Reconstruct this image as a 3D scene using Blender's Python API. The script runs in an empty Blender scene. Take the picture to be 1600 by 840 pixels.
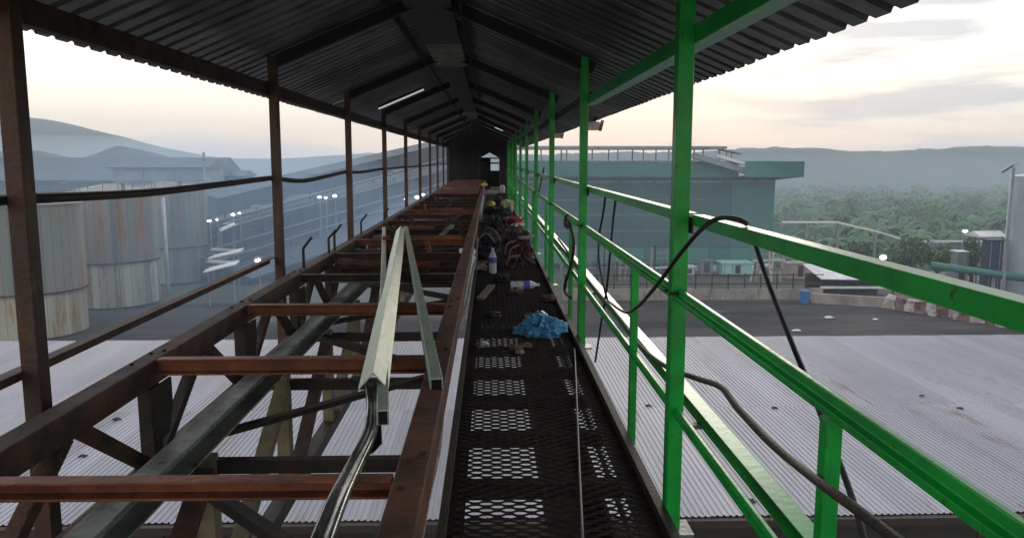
import bpy, bmesh, math, random
from mathutils import Vector, Matrix
R = math.radians
rng = random.Random(7)
S = bpy.context.scene
COL = S.collection

# ------------------------------------------------------------------ camera
H = 14.5                        # eye height above the yard
FPX, PITCH, YAW = 1220.0, math.atan(170 / 1220.0), 0.0
YAW = math.atan(35 * math.cos(PITCH) / FPX)
cam_d = bpy.data.cameras.new('camera'); cam = bpy.data.objects.new('camera', cam_d); COL.objects.link(cam)
cam.location = (0, 0, H); cam.rotation_euler = (R(90) - PITCH, 0, -YAW)
cam_d.sensor_width = 36; cam_d.lens = 36 * FPX / 1600.0
cam_d.clip_start = 0.05; cam_d.clip_end = 5000
S.camera = cam

# ------------------------------------------------------------------ sky, sun, exposure
SUN_EL, SUN_AZ = R(12), R(12)    # low sun behind thin cloud, ahead of the camera a little to the right
w = bpy.data.worlds.new('World'); S.world = w; w.use_nodes = True
nt = w.node_tree; N = nt.nodes; L = nt.links
bg = N['Background']; bg.inputs['Strength'].default_value = 0.14
sky = N.new('ShaderNodeTexSky'); sky.sky_type = 'NISHITA'; sky.sun_disc = False
sky.sun_elevation = SUN_EL; sky.sun_rotation = SUN_AZ; sky.dust_density = 2.0; sky.air_density = 1.5
tc = N.new('ShaderNodeTexCoord'); sep = N.new('ShaderNodeSeparateXYZ'); L.new(tc.outputs['Generated'], sep.inputs[0])
ramp = N.new('ShaderNodeValToRGB'); L.new(sep.outputs['Z'], ramp.inputs[0])
cr = ramp.color_ramp; cr.elements[0].position = 0.0; cr.elements[0].color = (0.68, 0.58, 0.53, 1)
cr.elements[1].position = 1.0; cr.elements[1].color = (0.80, 0.86, 0.95, 1)
for p, c in ((0.03, (0.78, 0.64, 0.51)), (0.06, (0.92, 0.80, 0.65)), (0.11, (1.06, 1.0, 0.87)), (0.20, (1.08, 1.08, 1.06)), (0.45, (0.92, 0.97, 1.03))):
    e = cr.elements.new(p); e.color = (*c, 1)
mapn = N.new('ShaderNodeMapping'); mapn.inputs['Scale'].default_value = (2.2, 2.2, 17.0); mapn.inputs['Location'].default_value = (2.2, 6.6, 7.7)
L.new(tc.outputs['Generated'], mapn.inputs[0])
cn = N.new('ShaderNodeTexNoise'); cn.inputs['Scale'].default_value = 1.6; cn.inputs['Detail'].default_value = 6; cn.inputs['Roughness'].default_value = 0.55
L.new(mapn.outputs[0], cn.inputs['Vector'])
cmask = N.new('ShaderNodeMapRange'); cmask.inputs['From Min'].default_value = 0.56; cmask.inputs['From Max'].default_value = 0.70
cmask.inputs['To Max'].default_value = 0.75
cbias = N.new('ShaderNodeMath'); cbias.operation = 'MULTIPLY_ADD'; cbias.inputs[1].default_value = 0.26   # thicker cloud towards the right
L.new(sep.outputs['X'], cbias.inputs[0]); L.new(cn.outputs['Fac'], cbias.inputs[2]); L.new(cbias.outputs[0], cmask.inputs['Value'])
mixc = N.new('ShaderNodeMix'); mixc.data_type = 'RGBA'; L.new(cmask.outputs[0], mixc.inputs['Factor'])
L.new(ramp.outputs[0], mixc.inputs['A']); mixc.inputs['B'].default_value = (0.36, 0.39, 0.46, 1)
scl = N.new('ShaderNodeMix'); scl.data_type = 'RGBA'; scl.blend_type = 'MULTIPLY'; scl.inputs['Factor'].default_value = 1
L.new(mixc.outputs['Result'], scl.inputs['A']); scl.inputs['B'].default_value = (10.5, 10.5, 10.5, 1)
mixs = N.new('ShaderNodeMix'); mixs.data_type = 'RGBA'; mixs.inputs['Factor'].default_value = 0.95
L.new(sky.outputs[0], mixs.inputs['A']); L.new(scl.outputs['Result'], mixs.inputs['B'])
L.new(mixs.outputs['Result'], bg.inputs['Color'])
sd = bpy.data.lights.new('sun', 'SUN'); so = bpy.data.objects.new('sun', sd); COL.objects.link(so)
sd.energy = 0.8; sd.angle = R(22); sd.color = (1.0, 0.90, 0.78)
so.rotation_euler = (R(90) - SUN_EL, 0, math.pi - SUN_AZ)   # light comes from ahead (+Y), turned a little to +X
so.location = (5, 30, 40)
S.view_settings.view_transform = 'Standard'; S.view_settings.look = 'None'; S.view_settings.exposure = 0.0; S.view_settings.gamma = 1.0
try:
    S.cycles.use_denoising = True; S.cycles.max_bounces = 6; S.cycles.volume_bounces = 1; S.cycles.transparent_max_bounces = 6
except Exception: pass

# ------------------------------------------------------------------ helpers
cp, sp_, cy_, sy_ = math.cos(PITCH), math.sin(PITCH), math.cos(YAW), math.sin(YAW)
FWD = Vector((sy_ * cp, cy_ * cp, -sp_)); RGT = Vector((cy_, -sy_, 0)); UPV = Vector((sy_ * sp_, cy_ * sp_, cp))
def at(px, py, Y=None, X=None, Z=None):
    """survey point: where the sight line to a spot of the photo meets a plane of the place"""
    d = FWD * FPX + RGT * (px - 800) + UPV * (420 - py)
    if Y is not None: t = Y / d.y
    elif X is not None: t = X / d.x
    else: t = (Z - H) / d.z
    return Vector((0, 0, H)) + d * t

def mat(name, c1, c2=None, scale=6, rough=0.6, metal=0.0, bump=0.0, c3=None, lo=0.4, hi=0.62, stretch=(1, 1, 1), rnd=0.0, emit=None, spec=0.4, c3lo=0.6, fine=None):
    m = bpy.data.materials.new(name); m.use_nodes = True
    t = m.node_tree; n = t.nodes; l = t.links; b = n['Principled BSDF']
    b.inputs['Roughness'].default_value = rough; b.inputs['Metallic'].default_value = metal
    b.inputs['Specular IOR Level'].default_value = spec
    if emit:
        b.inputs['Base Color'].default_value = (*c1, 1); b.inputs['Emission Color'].default_value = (*c1, 1); b.inputs['Emission Strength'].default_value = emit
        return m
    c2 = c2 or tuple(x * 0.75 for x in c1)
    g = n.new('ShaderNodeNewGeometry'); mp = n.new('ShaderNodeMapping'); mp.inputs['Scale'].default_value = stretch
    l.new(g.outputs['Position'], mp.inputs[0])
    no = n.new('ShaderNodeTexNoise'); no.inputs['Scale'].default_value = scale; no.inputs['Detail'].default_value = 6; no.inputs['Roughness'].default_value = 0.65
    l.new(mp.outputs[0], no.inputs['Vector'])
    mr = n.new('ShaderNodeMapRange'); mr.inputs['From Min'].default_value = lo; mr.inputs['From Max'].default_value = hi
    l.new(no.outputs['Fac'], mr.inputs['Value'])
    mx = n.new('ShaderNodeMix'); mx.data_type = 'RGBA'; mx.inputs['A'].default_value = (*c1, 1); mx.inputs['B'].default_value = (*c2, 1)
    l.new(mr.outputs[0], mx.inputs['Factor']); out = mx.outputs['Result']
    if c3:
        n2 = n.new('ShaderNodeTexNoise'); n2.inputs['Scale'].default_value = fine or scale * 3.3; n2.inputs['Detail'].default_value = 5; n2.inputs['Roughness'].default_value = 0.7
        l.new(mp.outputs[0], n2.inputs['Vector'])
        m2 = n.new('ShaderNodeMapRange'); m2.inputs['From Min'].default_value = c3lo; m2.inputs['From Max'].default_value = c3lo + 0.1
        l.new(n2.outputs['Fac'], m2.inputs['Value'])
        x2 = n.new('ShaderNodeMix'); x2.data_type = 'RGBA'; l.new(m2.outputs[0], x2.inputs['Factor']); l.new(out, x2.inputs['A']); x2.inputs['B'].default_value = (*c3, 1)
        out = x2.outputs['Result']
    if rnd:
        oi = n.new('ShaderNodeObjectInfo'); r2 = n.new('ShaderNodeMapRange'); r2.inputs['To Min'].default_value = 1 - rnd; r2.inputs['To Max'].default_value = 1 + rnd
        l.new(oi.outputs['Random'], r2.inputs['Value'])
        hs = n.new('ShaderNodeHueSaturation'); l.new(r2.outputs[0], hs.inputs['Value']); l.new(out, hs.inputs['Color']); out = hs.outputs[0]
    l.new(out, b.inputs['Base Color'])
    if bump:
        n3 = n.new('ShaderNodeTexNoise'); n3.inputs['Scale'].default_value = scale * 8; n3.inputs['Detail'].default_value = 4
        l.new(g.outputs['Position'], n3.inputs['Vector'])
        bp = n.new('ShaderNodeBump'); bp.inputs['Strength'].default_value = bump; bp.inputs['Distance'].default_value = 0.01
        l.new(n3.outputs['Fac'], bp.inputs['Height']); l.new(bp.outputs[0], b.inputs['Normal'])
    return m

def link(name, bm, m, parent=None, bevel=0.0, smooth=False, loc=None):
    me = bpy.data.meshes.new(name); bmesh.ops.recalc_face_normals(bm, faces=bm.faces)
    bm.to_mesh(me); bm.free()
    for mm in (m if isinstance(m, (list, tuple)) else [m]): me.materials.append(mm)
    if smooth: me.polygons.foreach_set('use_smooth', [True] * len(me.polygons))
    o = bpy.data.objects.new(name, me); COL.objects.link(o)
    if parent is not None: o.parent = parent
    if loc is not None: o.location = loc
    if bevel:
        b = o.modifiers.new('bevel', 'BEVEL'); b.width = bevel; b.segments = 2; b.limit_method = 'ANGLE'
    return o
def tag(o, label=None, cat=None, group=None, kind=None):
    if label: o['label'] = label
    if cat: o['category'] = cat
    if group: o['group'] = group
    if kind: o['kind'] = kind
    return o
def empty(name, loc, label=None, cat=None, group=None):
    o = bpy.data.objects.new(name, None); COL.objects.link(o); o.location = loc; o.empty_display_size = 0.2
    return tag(o, label, cat, group)
def child(name, src, parent, loc=(0, 0, 0), rot=(0, 0, 0), scale=(1, 1, 1)):
    o = src.copy(); o.name = name; COL.objects.link(o); o.parent = parent; o.location = loc; o.rotation_euler = rot; o.scale = scale
    return o
def copy_tree(o, parent=None):
    c = o.copy(); COL.objects.link(c); c.parent = parent
    for ch in [x for x in COL.objects if x.parent == o]: copy_tree(ch, c)
    return c
V = Vector
def prof(bm, p0, p1, pts, up=(0, 0, 1), mi=0):
    """extrude a closed 2-D profile (side, up) from p0 to p1"""
    p0, p1 = V(p0), V(p1); d = (p1 - p0).normalized(); up = V(up)
    s = d.cross(up)
    if s.length < 1e-4: up = V((0, 1, 0)); s = d.cross(up)
    s.normalize(); u = s.cross(d).normalized()
    a = [bm.verts.new(p0 + s * x + u * y) for x, y in pts]; b = [bm.verts.new(p1 + s * x + u * y) for x, y in pts]
    n = len(pts)
    fs = [bm.faces.new((a[i], a[(i + 1) % n], b[(i + 1) % n], b[i])) for i in range(n)]
    fs.append(bm.faces.new(a[::-1])); fs.append(bm.faces.new(b))
    for f in fs: f.material_index = mi
def rect(w, h): return [(-w / 2, -h / 2), (w / 2, -h / 2), (w / 2, h / 2), (-w / 2, h / 2)]
def angle_pts(w, h, t): return [(-w / 2, -h / 2), (-w / 2 + t, -h / 2), (-w / 2 + t, h / 2 - t), (w / 2, h / 2 - t), (w / 2, h / 2), (-w / 2, h / 2)]
def chan_pts(w, h, t):   # C open to the right
    return [(-w / 2, -h / 2), (w / 2, -h / 2), (w / 2, -h / 2 + t), (-w / 2 + t, -h / 2 + t), (-w / 2 + t, h / 2 - t), (w / 2, h / 2 - t), (w / 2, h / 2), (-w / 2, h / 2)]
def ibeam_pts(w, h, t): return [(-w/2,-h/2),(w/2,-h/2),(w/2,-h/2+t),(t/2,-h/2+t),(t/2,h/2-t),(w/2,h/2-t),(w/2,h/2),(-w/2,h/2),(-w/2,h/2-t),(-t/2,h/2-t),(-t/2,-h/2+t),(-w/2,-h/2+t)]
def bar(bm, p0, p1, w, h, up=(0, 0, 1), mi=0): prof(bm, p0, p1, rect(w, h), up, mi)
def box(bm, x0, x1, y0, y1, z0, z1, mi=0):
    v = [bm.verts.new((x, y, z)) for z in (z0, z1) for x, y in ((x0, y0), (x1, y0), (x1, y1), (x0, y1))]
    for q in ((3, 2, 1, 0), (4, 5, 6, 7), (0, 1, 5, 4), (1, 2, 6, 5), (2, 3, 7, 6), (3, 0, 4, 7)):
        bm.faces.new([v[i] for i in q]).material_index = mi
def cat_rom(pts, sub=5):
    P = [V(p) for p in pts]; P = [P[0] * 2 - P[1]] + P + [P[-1] * 2 - P[-2]]; out = []
    for i in range(1, len(P) - 2):
        for k in range(sub):
            t = k / sub; a, b, c, d = P[i - 1], P[i], P[i + 1], P[i + 2]
            out.append(0.5 * ((2 * b) + (c - a) * t + (2 * a - 5 * b + 4 * c - d) * t * t + (3 * b - a - 3 * c + d) * t ** 3))
    out.append(P[-2]); return out
def tube(bm, pts, r, n=8, rads=None, mi=0):
    P = [V(p) for p in pts]; rings = []; prev = None
    for i, p in enumerate(P):
        d = (P[min(i + 1, len(P) - 1)] - P[max(i - 1, 0)]).normalized()
        s = prev - d * prev.dot(d) if prev is not None else d.cross(V((0, 0, 1)))
        if s.length < 1e-4: s = d.cross(V((0, 1, 0)))
        s.normalize(); prev = s; u = s.cross(d); rr = rads[i] if rads else r
        rings.append([bm.verts.new(p + (s * math.cos(2 * math.pi * k / n) + u * math.sin(2 * math.pi * k / n)) * rr) for k in range(n)])
    for a, b in zip(rings, rings[1:]):
        for k in range(n): bm.faces.new((a[k], a[(k + 1) % n], b[(k + 1) % n], b[k])).material_index = mi
    bm.faces.new(rings[0][::-1]).material_index = mi; bm.faces.new(rings[-1]).material_index = mi
def lathe(bm, prof_rz, n=20, c=(0, 0, 0), mi=0, caps=True):
    rings = [[bm.verts.new((c[0] + r * math.cos(2 * math.pi * k / n), c[1] + r * math.sin(2 * math.pi * k / n), c[2] + z)) for k in range(n)] for r, z in prof_rz]
    for a, b in zip(rings, rings[1:]):
        for k in range(n): bm.faces.new((a[k], a[(k + 1) % n], b[(k + 1) % n], b[k])).material_index = mi
    if caps: bm.faces.new(rings[0][::-1]).material_index = mi; bm.faces.new(rings[-1]).material_index = mi
def crumple(bm, c, sx, sy, sz, seed, sub=3, amp=0.35, flat=True, crease=0.0):
    r = random.Random(seed); off = V((r.random() * 50, r.random() * 50, r.random() * 50))
    from mathutils import noise
    g = bmesh.ops.create_icosphere(bm, subdivisions=sub, radius=1.0)
    for v in g['verts']:
        k = 1 + amp * noise.noise(v.co * 1.7 + off) + amp * 0.6 * noise.noise(v.co * 4.1 + off) + amp * 0.3 * noise.noise(v.co * 9 + off)
        if crease: k += crease * (0.5 - abs(noise.noise(v.co * 2.6 + off)) * 2.2 - abs(noise.noise(v.co * 6.3 + off)) * 1.1)
        p = v.co * k
        if flat and p.z < -0.35: p.z = -0.35 + 0.05 * p.z
        v.co = V((c[0] + p.x * sx, c[1] + p.y * sy, c[2] + (p.z + 0.38) * sz))
BM = bmesh.new
from mathutils import noise as mnoise

# ------------------------------------------------------------------ materials
M = {}
M['rust'] = mat('rusted_steel', (0.085, 0.036, 0.022), (0.024, 0.015, 0.012), 7, 0.68, 0.15, 0.5, c3=(0.13, 0.052, 0.025), c3lo=0.6)
M['rust_red'] = mat('red_rusted_steel', (0.25, 0.080, 0.036), (0.115, 0.040, 0.022), 5, 0.55, 0.15, 0.4, c3=(0.035, 0.018, 0.013), c3lo=0.62)
M['rust_mid'] = mat('reddish_rusted_steel', (0.15, 0.052, 0.030), (0.055, 0.026, 0.017), 4, 0.65, 0.1, 0.5, c3=(0.022, 0.014, 0.011), c3lo=0.62, fine=11)
M['rust_dark'] = mat('dark_steel', (0.022, 0.018, 0.016), (0.042, 0.024, 0.016), 6, 0.62, 0.2, 0.5, c3=(0.065, 0.033, 0.018), c3lo=0.64)
M['post_rust'] = mat('brown_post_paint', (0.085, 0.036, 0.020), (0.036, 0.021, 0.015), 5, 0.5, 0.1, 0.4, c3=(0.15, 0.085, 0.045), c3lo=0.62, stretch=(1, 1, 0.4))
M['green'] = mat('green_gloss_paint', (0.005, 0.37, 0.045), (0.006, 0.23, 0.034), 3, 0.30, 0.0, 0.12, c3=(0.040, 0.050, 0.020), c3lo=0.60, fine=16, spec=0.36)
M['green_old'] = mat('weathered_green_paint', (0.27, 0.30, 0.26), (0.085, 0.095, 0.08), 3, 0.38, 0.1, 0.4, c3=(0.07, 0.035, 0.02), c3lo=0.58)
M['khaki'] = mat('mossy_cream_paint', (0.20, 0.17, 0.10), (0.10, 0.085, 0.05), 4, 0.7, 0, 0.4, c3=(0.08, 0.045, 0.025), c3lo=0.62)
M['galv'] = mat('galvanised_steel', (0.46, 0.52, 0.44), (0.34, 0.41, 0.33), 9, 0.38, 0.35, 0.15, c3=(0.20, 0.24, 0.18), c3lo=0.66, stretch=(3, 0.6, 3))
M['chrome'] = mat('worn_bright_steel', (0.52, 0.52, 0.50), (0.25, 0.24, 0.23), 9, 0.25, 0.8, 0.15)
M['web'] = mat('dark_torn_sheet', (0.035, 0.030, 0.028), (0.06, 0.05, 0.045), 9, 0.5, 0.3)
M['roof_under'] = mat('sooty_roof_sheet', (0.14, 0.136, 0.138), (0.065, 0.060, 0.058), 2.5, 0.45, 0.2, 0.2, c3=(0.04, 0.036, 0.034), c3lo=0.57, fine=1.6, rnd=0.5)
M['soot'] = mat('sooty_steel', (0.014, 0.011, 0.010), (0.024, 0.018, 0.015), 5, 0.7, 0.1, 0.4)
M['beam_pale'] = M['green']
M['grate'] = mat('oily_black_steel', (0.016, 0.012, 0.011), (0.034, 0.020, 0.014), 8, 0.65, 0.1, 0.4, spec=0.2)
M['deck'] = mat('dirty_black_deck', (0.016, 0.012, 0.011), (0.040, 0.024, 0.018), 3, 0.9, 0.0, 0.6, spec=0.05)
M['tin'] = mat('weathered_zinc_sheet', (0.31, 0.30, 0.33), (0.25, 0.24, 0.268), 0.35, 0.55, 0.12, 0.0, c3=(0.19, 0.165, 0.155), c3lo=0.60, fine=1.1, rnd=0.13, stretch=(1.6, 0.25, 1))
M['wall_dark'] = mat('dark_brown_cladding', (0.030, 0.022, 0.018), (0.018, 0.015, 0.013), 1.2, 0.8)
M['rubber'] = mat('black_rubber', (0.012, 0.012, 0.013), (0.020, 0.019, 0.019), 12, 0.5)
M['cable_brown'] = mat('dirty_brown_cable', (0.040, 0.027, 0.020), (0.018, 0.015, 0.014), 14, 0.6, 0, 0.5)
M['rope'] = mat('pale_dirty_rope', (0.36, 0.33, 0.29), (0.16, 0.14, 0.12), 18, 0.85, 0, 0.6)
M['wire'] = mat('grey_wire', (0.26, 0.25, 0.24), None, 10, 0.5, 0.4)

# ------------------------------------------------------------------ the gallery
W = H - 1.6                      # walkway level
XL, XR = -1.84, 0.82             # post lines
PITCHY = 3.52
PY = [3.35 + PITCHY * k for k in range(-1, 10)]      # posts from just behind the camera to the far wall
RX, RZ = -0.51, H + 1.45         # ridge
SL = 0.42
def roofz(x): return RZ - SL * abs(x - RX)
YEND = 37.2

roof = empty('gallery_roof', (RX, 17, RZ), 'sooty black corrugated gable roof running the length of the gallery', 'roof')
# a corrugated sheet: lies from ridge to eave, corrugations running down the slope
def sheet_mesh(x0, x1, pitch=0.1975, amp=0.019):
    bm = BM(); rows = []
    for i in range(4):
        for fx, z in ((0.0, 0), (0.62, 0), (0.70, 1), (0.92, 1)):
            rows.append([bm.verts.new((x, (i + fx) * pitch, roofz(x) - RZ + z * amp)) for x in (x0, x1)])
    for e in (0, 0.12): rows.append([bm.verts.new((x, (4 + e) * pitch, roofz(x) - RZ)) for x in (x0, x1)])
    for a, b in zip(rows, rows[1:]): bm.faces.new((a[0], a[1], b[1], b[0]))
    return bm
def par_inv(o, parent):           # keep world placement when the parent is a plain translated empty
    o.location = o.location - parent.location
left_src = link('roof_sheet', sheet_mesh(RX - 0.02, -2.40), M['roof_under'], roof)
right_src = link('roof_sheet', sheet_mesh(RX + 0.02, 1.58), M['roof_under'], roof)
k = 0
for i in range(49):
    y = -1.6 + i * 0.79
    for src in (left_src, right_src):
        o = src if i == 0 else child('roof_sheet', src, roof)
        o.location = V((0, y, RZ + (0.003 if i % 2 else 0.0) + rng.uniform(-0.001, 0.001))) - roof.location
        o.rotation_euler = (rng.uniform(-0.001, 0.001), 0, rng.uniform(-0.002, 0.002))
def P_(name, bm, m, parent, bevel=0.0, smooth=False):  # part built in world coordinates
    return link(name, bm, m, parent, bevel, smooth, loc=-parent.location)
# rafters, ridge tray, eave beams
for y in PY:
    if y > YEND: continue
    bm = BM(); bar(bm, (XL, y, roofz(XL) - 0.075), (RX, y, RZ - 0.075), 0.07, 0.10); P_('rafter', bm, M['soot'], roof, 0.004)
    bm = BM(); bar(bm, (RX, y + 0.003, RZ - 0.077), (0.90, y + 0.003, roofz(0.90) - 0.077), 0.068, 0.10); P_('rafter', bm, M['soot'], roof, 0.004)
M['skin'] = mat('grimy_translucent_sheet', (0.20, 0.20, 0.16), (0.06, 0.06, 0.05), 4, 0.6)  # pale ridge segments: light from ridge gaps put into their colour
y = -1.2; i = 0
while y < 36:
    ln = (2.1, 3.5, 1.9, 2.6)[i % 4]
    wd = 0.40 if y < 9 else 0.30
    bm = BM(); prof(bm, (RX, y, RZ - 0.15), (RX, y + ln - 0.05, RZ - 0.15 - rng.uniform(0, 0.02)), [(-wd / 2, -0.03), (wd / 2, -0.03), (wd / 2, 0.03), (wd / 2 - 0.015, 0.03), (wd / 2 - 0.015, -0.012), (-wd / 2 + 0.015, -0.012), (-wd / 2 + 0.015, 0.03), (-wd / 2, 0.03)])
    P_('ridge_tray', bm, M['skin'] if i in (4, 9) else M['rust_dark'], roof)
    y += ln; i += 1
for sx in (-0.30, 0.30):
    bm = BM(); prof(bm, (RX + sx, -1.4, roofz(RX + sx) - 0.075), (RX + sx, 37, roofz(RX + sx) - 0.075), angle_pts(0.05, 0.07, 0.008)); P_('purlin', bm, M['soot'], roof)
bm = BM(); bar(bm, (XL - 0.07, -1.4, H + 0.60), (XL - 0.07, 37, H + 0.60), 0.06, 0.11); P_('eave_beam', bm, M['rust'], roof, 0.004)
bm = BM(); prof(bm, (XR + 0.075, -1.4, H + 0.515), (XR + 0.075, 7.0, H + 0.515), [(x, -y) for x, y in angle_pts(0.085, 0.075, 0.008)]); P_('eave_beam', bm, M['green'], roof, 0.002)
bm = BM(); bar(bm, (XR + 0.075, 7.06, H + 0.56), (XR + 0.075, 37, H + 0.56), 0.05, 0.08); P_('eave_beam', bm, M['soot'], roof)

# left side frame: brown posts and rails
lf = empty('side_frame', (XL, 17, W), 'row of rust brown posts with pipe rails on the left of the gallery', 'railing')
PYL = [PY[0], 3.14] + PY[2:]
for i, y in enumerate(PYL):
    lean = 0.0
    bm = BM(); bar(bm, (XL - 0.015, y, W - 1.0), (XL + lean, y, roofz(XL) - 0.02), 0.072, 0.08, (0, 1, 0)); P_('post', bm, M['post_rust'], lf, 0.005)
for a, b in zip(PYL, PYL[1:]):
    sag = 0.055 if 6 < a < 8 else rng.uniform(0.0, 0.025)
    z0 = H - 0.155
    pts = [(XL - 0.06, a, z0), (XL - 0.06, (2 * a + b) / 3, z0 - sag), (XL - 0.06, (a + 2 * b) / 3, z0 - sag * 0.6), (XL - 0.06, b, z0)]
    bm = BM(); tube(bm, cat_rom(pts, 4), 0.022, 8); P_('rail', bm, M['rust_dark'], lf, smooth=True)
bm = BM(); prof(bm, (XL - 0.06, -1.2, H - 0.865), (XL - 0.06, 6.83, H - 0.865), angle_pts(0.06, 0.06, 0.008)); P_('lower_rail', bm, M['rust'], lf, 0.002)

# right green guardrail
gr = empty('guardrail', (XR, 17, W), 'bright green painted steel posts and rails guarding the right edge of the walkway', 'railing')
for y in PY:
    bm = BM(); bar(bm, (XR, y, W - 0.06), (XR, y, roofz(XR) - 0.02), 0.068, 0.076, (0, 1, 0)); po = P_('post', bm, M['green'], gr, 0.006)
    bm = BM(); box(bm, XR - 0.07, XR + 0.09, y - 0.075, y + 0.075, W - 0.075, W - 0.06); link('base_plate', bm, M['green_old'], po)
    ym = y - 1.49 if y > 3 else y + 1.0
for i, y in enumerate([1.80] + [4.38 + PITCHY * k for k in range(9)]):
    bm = BM(); bar(bm, (XR + 0.005, y, W - 0.05), (XR + 0.005, y, W + 0.985), 0.042, 0.042, (0, 1, 0)); P_('short_post', bm, M['green'], gr, 0.004)
bm = BM(); prof(bm, (XR, -1.0, W + 1.02), (XR, 36.8, W + 1.02), [(-0.020, -0.026), (0.012, -0.026), (0.012, 0.028), (-0.006, 0.028), (-0.006, 0.001), (-0.020, -0.006)]); P_('handrail', bm, M['green'], gr, 0.003)
bm = BM(); prof(bm, (XR, -1.0, W + 0.50), (XR, 36.8, W + 0.50), [(-0.016, -0.019), (0.010, -0.019), (0.010, 0.020), (-0.005, 0.020), (-0.005, 0.002), (-0.016, -0.003)]); P_('mid_rail', bm, M['green'], gr, 0.002)
for a, b in ((-0.9, 3.30), (3.40, 6.83), (6.91, 10.35), (10.43, 36.8)):
    bm = BM(); prof(bm, (XR + 0.075, a, W + 1.345), (XR + 0.075, b, W + 1.345), [(-0.033, -0.022), (-0.027, -0.022), (-0.027, 0.020), (0.016, 0.020), (0.016, 0.026), (-0.033, 0.026)]); P_('upper_rail', bm, M['green'], gr, 0.001)
bm = BM(); prof(bm, (XR + 0.16, -0.9, W + 0.44), (XR + 0.16, 36.8, W + 0.44), angle_pts(0.07, 0.06, 0.007)); P_('outer_rail', bm, M['green'], gr, 0.002)
for y in PY:
    bm = BM(); bar(bm, (XR + 0.04, y, W + 0.42), (XR + 0.14, y, W + 0.42), 0.04, 0.02); P_('bracket', bm, M['green_old'], gr)
    bm = BM(); box(bm, XR + 0.039, XR + 0.045, y - 0.06, y + 0.06, W + 1.29, W + 1.36); P_('clip_plate', bm, M['rust_dark'], gr)
    for dy in (-0.045, 0.045):
        bm = BM(); tube(bm, [(XR + 0.034, y + dy, W + 1.03), (XR - 0.046, y + dy, W + 1.03)], 0.007, 6); P_('bolt', bm, M['rust_dark'], gr)

# ------------------------------------------------------------------ conveyor truss
T = empty('conveyor_truss', (-1.0, 17, W), 'stripped rusty conveyor truss with bare cross beams left of the walkway', 'truss')
ZT, ZB = H - 1.01, H - 1.50
NX = [(-1.66, -1.66), (-0.245, -0.33)]            # x of top and bottom chords
NY = [0.86 + 1.43 * k for k in range(25)]         # panel points
for (xt, xb), nm in zip(NX, (0, 1)):
    bm = BM(); prof(bm, (xt, -1.0, ZT), (xt, 37, ZT), [(-0.05, -0.06), (0.05, -0.06), (0.05, 0.06), (-0.05, 0.06)]); P_('top_chord', bm, M['rust'] if nm == 0 else M['rust_mid'], T, 0.006)
    bm = BM(); bar(bm, (xb, -1.0, ZB), (xb, 37, ZB), 0.08, 0.09); P_('bottom_chord', bm, M['rust'], T, 0.004)
    for j, y in enumerate(NY):
        bm = BM(); bar(bm, (xt, y, ZT - 0.06), (xb, y, ZB + 0.045), 0.07, 0.09, (0, 1, 0)); ve = P_('vertical', bm, M['rust_dark'], T, 0.003)
        for s in (-1, 1):
            bm = BM(); prof(bm, (xb + 0.01 * s, y + s * 0.04, ZB + 0.03), (xt + 0.01 * s, y + s * 0.66, ZT - 0.05), angle_pts(0.055, 0.055, 0.008), (1, 0, 0)); P_('diagonal', bm, M['rust'] if (j + s) % 3 else M['rust_dark'], T)
        if nm == 0:
            bm = BM(); sx = xt + 0.055
            v = [bm.verts.new((sx, y + a, ZT - b)) for a, b in ((-0.13, 0.06), (0.12, 0.06), (0.12, 0.2), (0.06, 0.33), (-0.06, 0.33), (-0.09, 0.26), (-0.13, 0.24))]
            f = bm.faces.new(v); g = bmesh.ops.extrude_face_region(bm, geom=[f])
            for q in g['geom']:
                if isinstance(q, bmesh.types.BMVert): q.co.x += 0.010
            link('gusset_plate', bm, M['rust_dark'], ve)
for j, y in enumerate(NY[:9]):
    for dx, dy in ((-0.02, 0.10), (0.02, 0.16), (-0.02, -0.11)):
        for xt in (-1.66, -0.245):
            bm = BM(); lathe(bm, [(0.011, 0), (0.011, 0.007), (0.007, 0.010)], 6, (xt + dx, y + dy, ZT + 0.0605)); P_('bolt', bm, M['rust_dark'], T)
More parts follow.
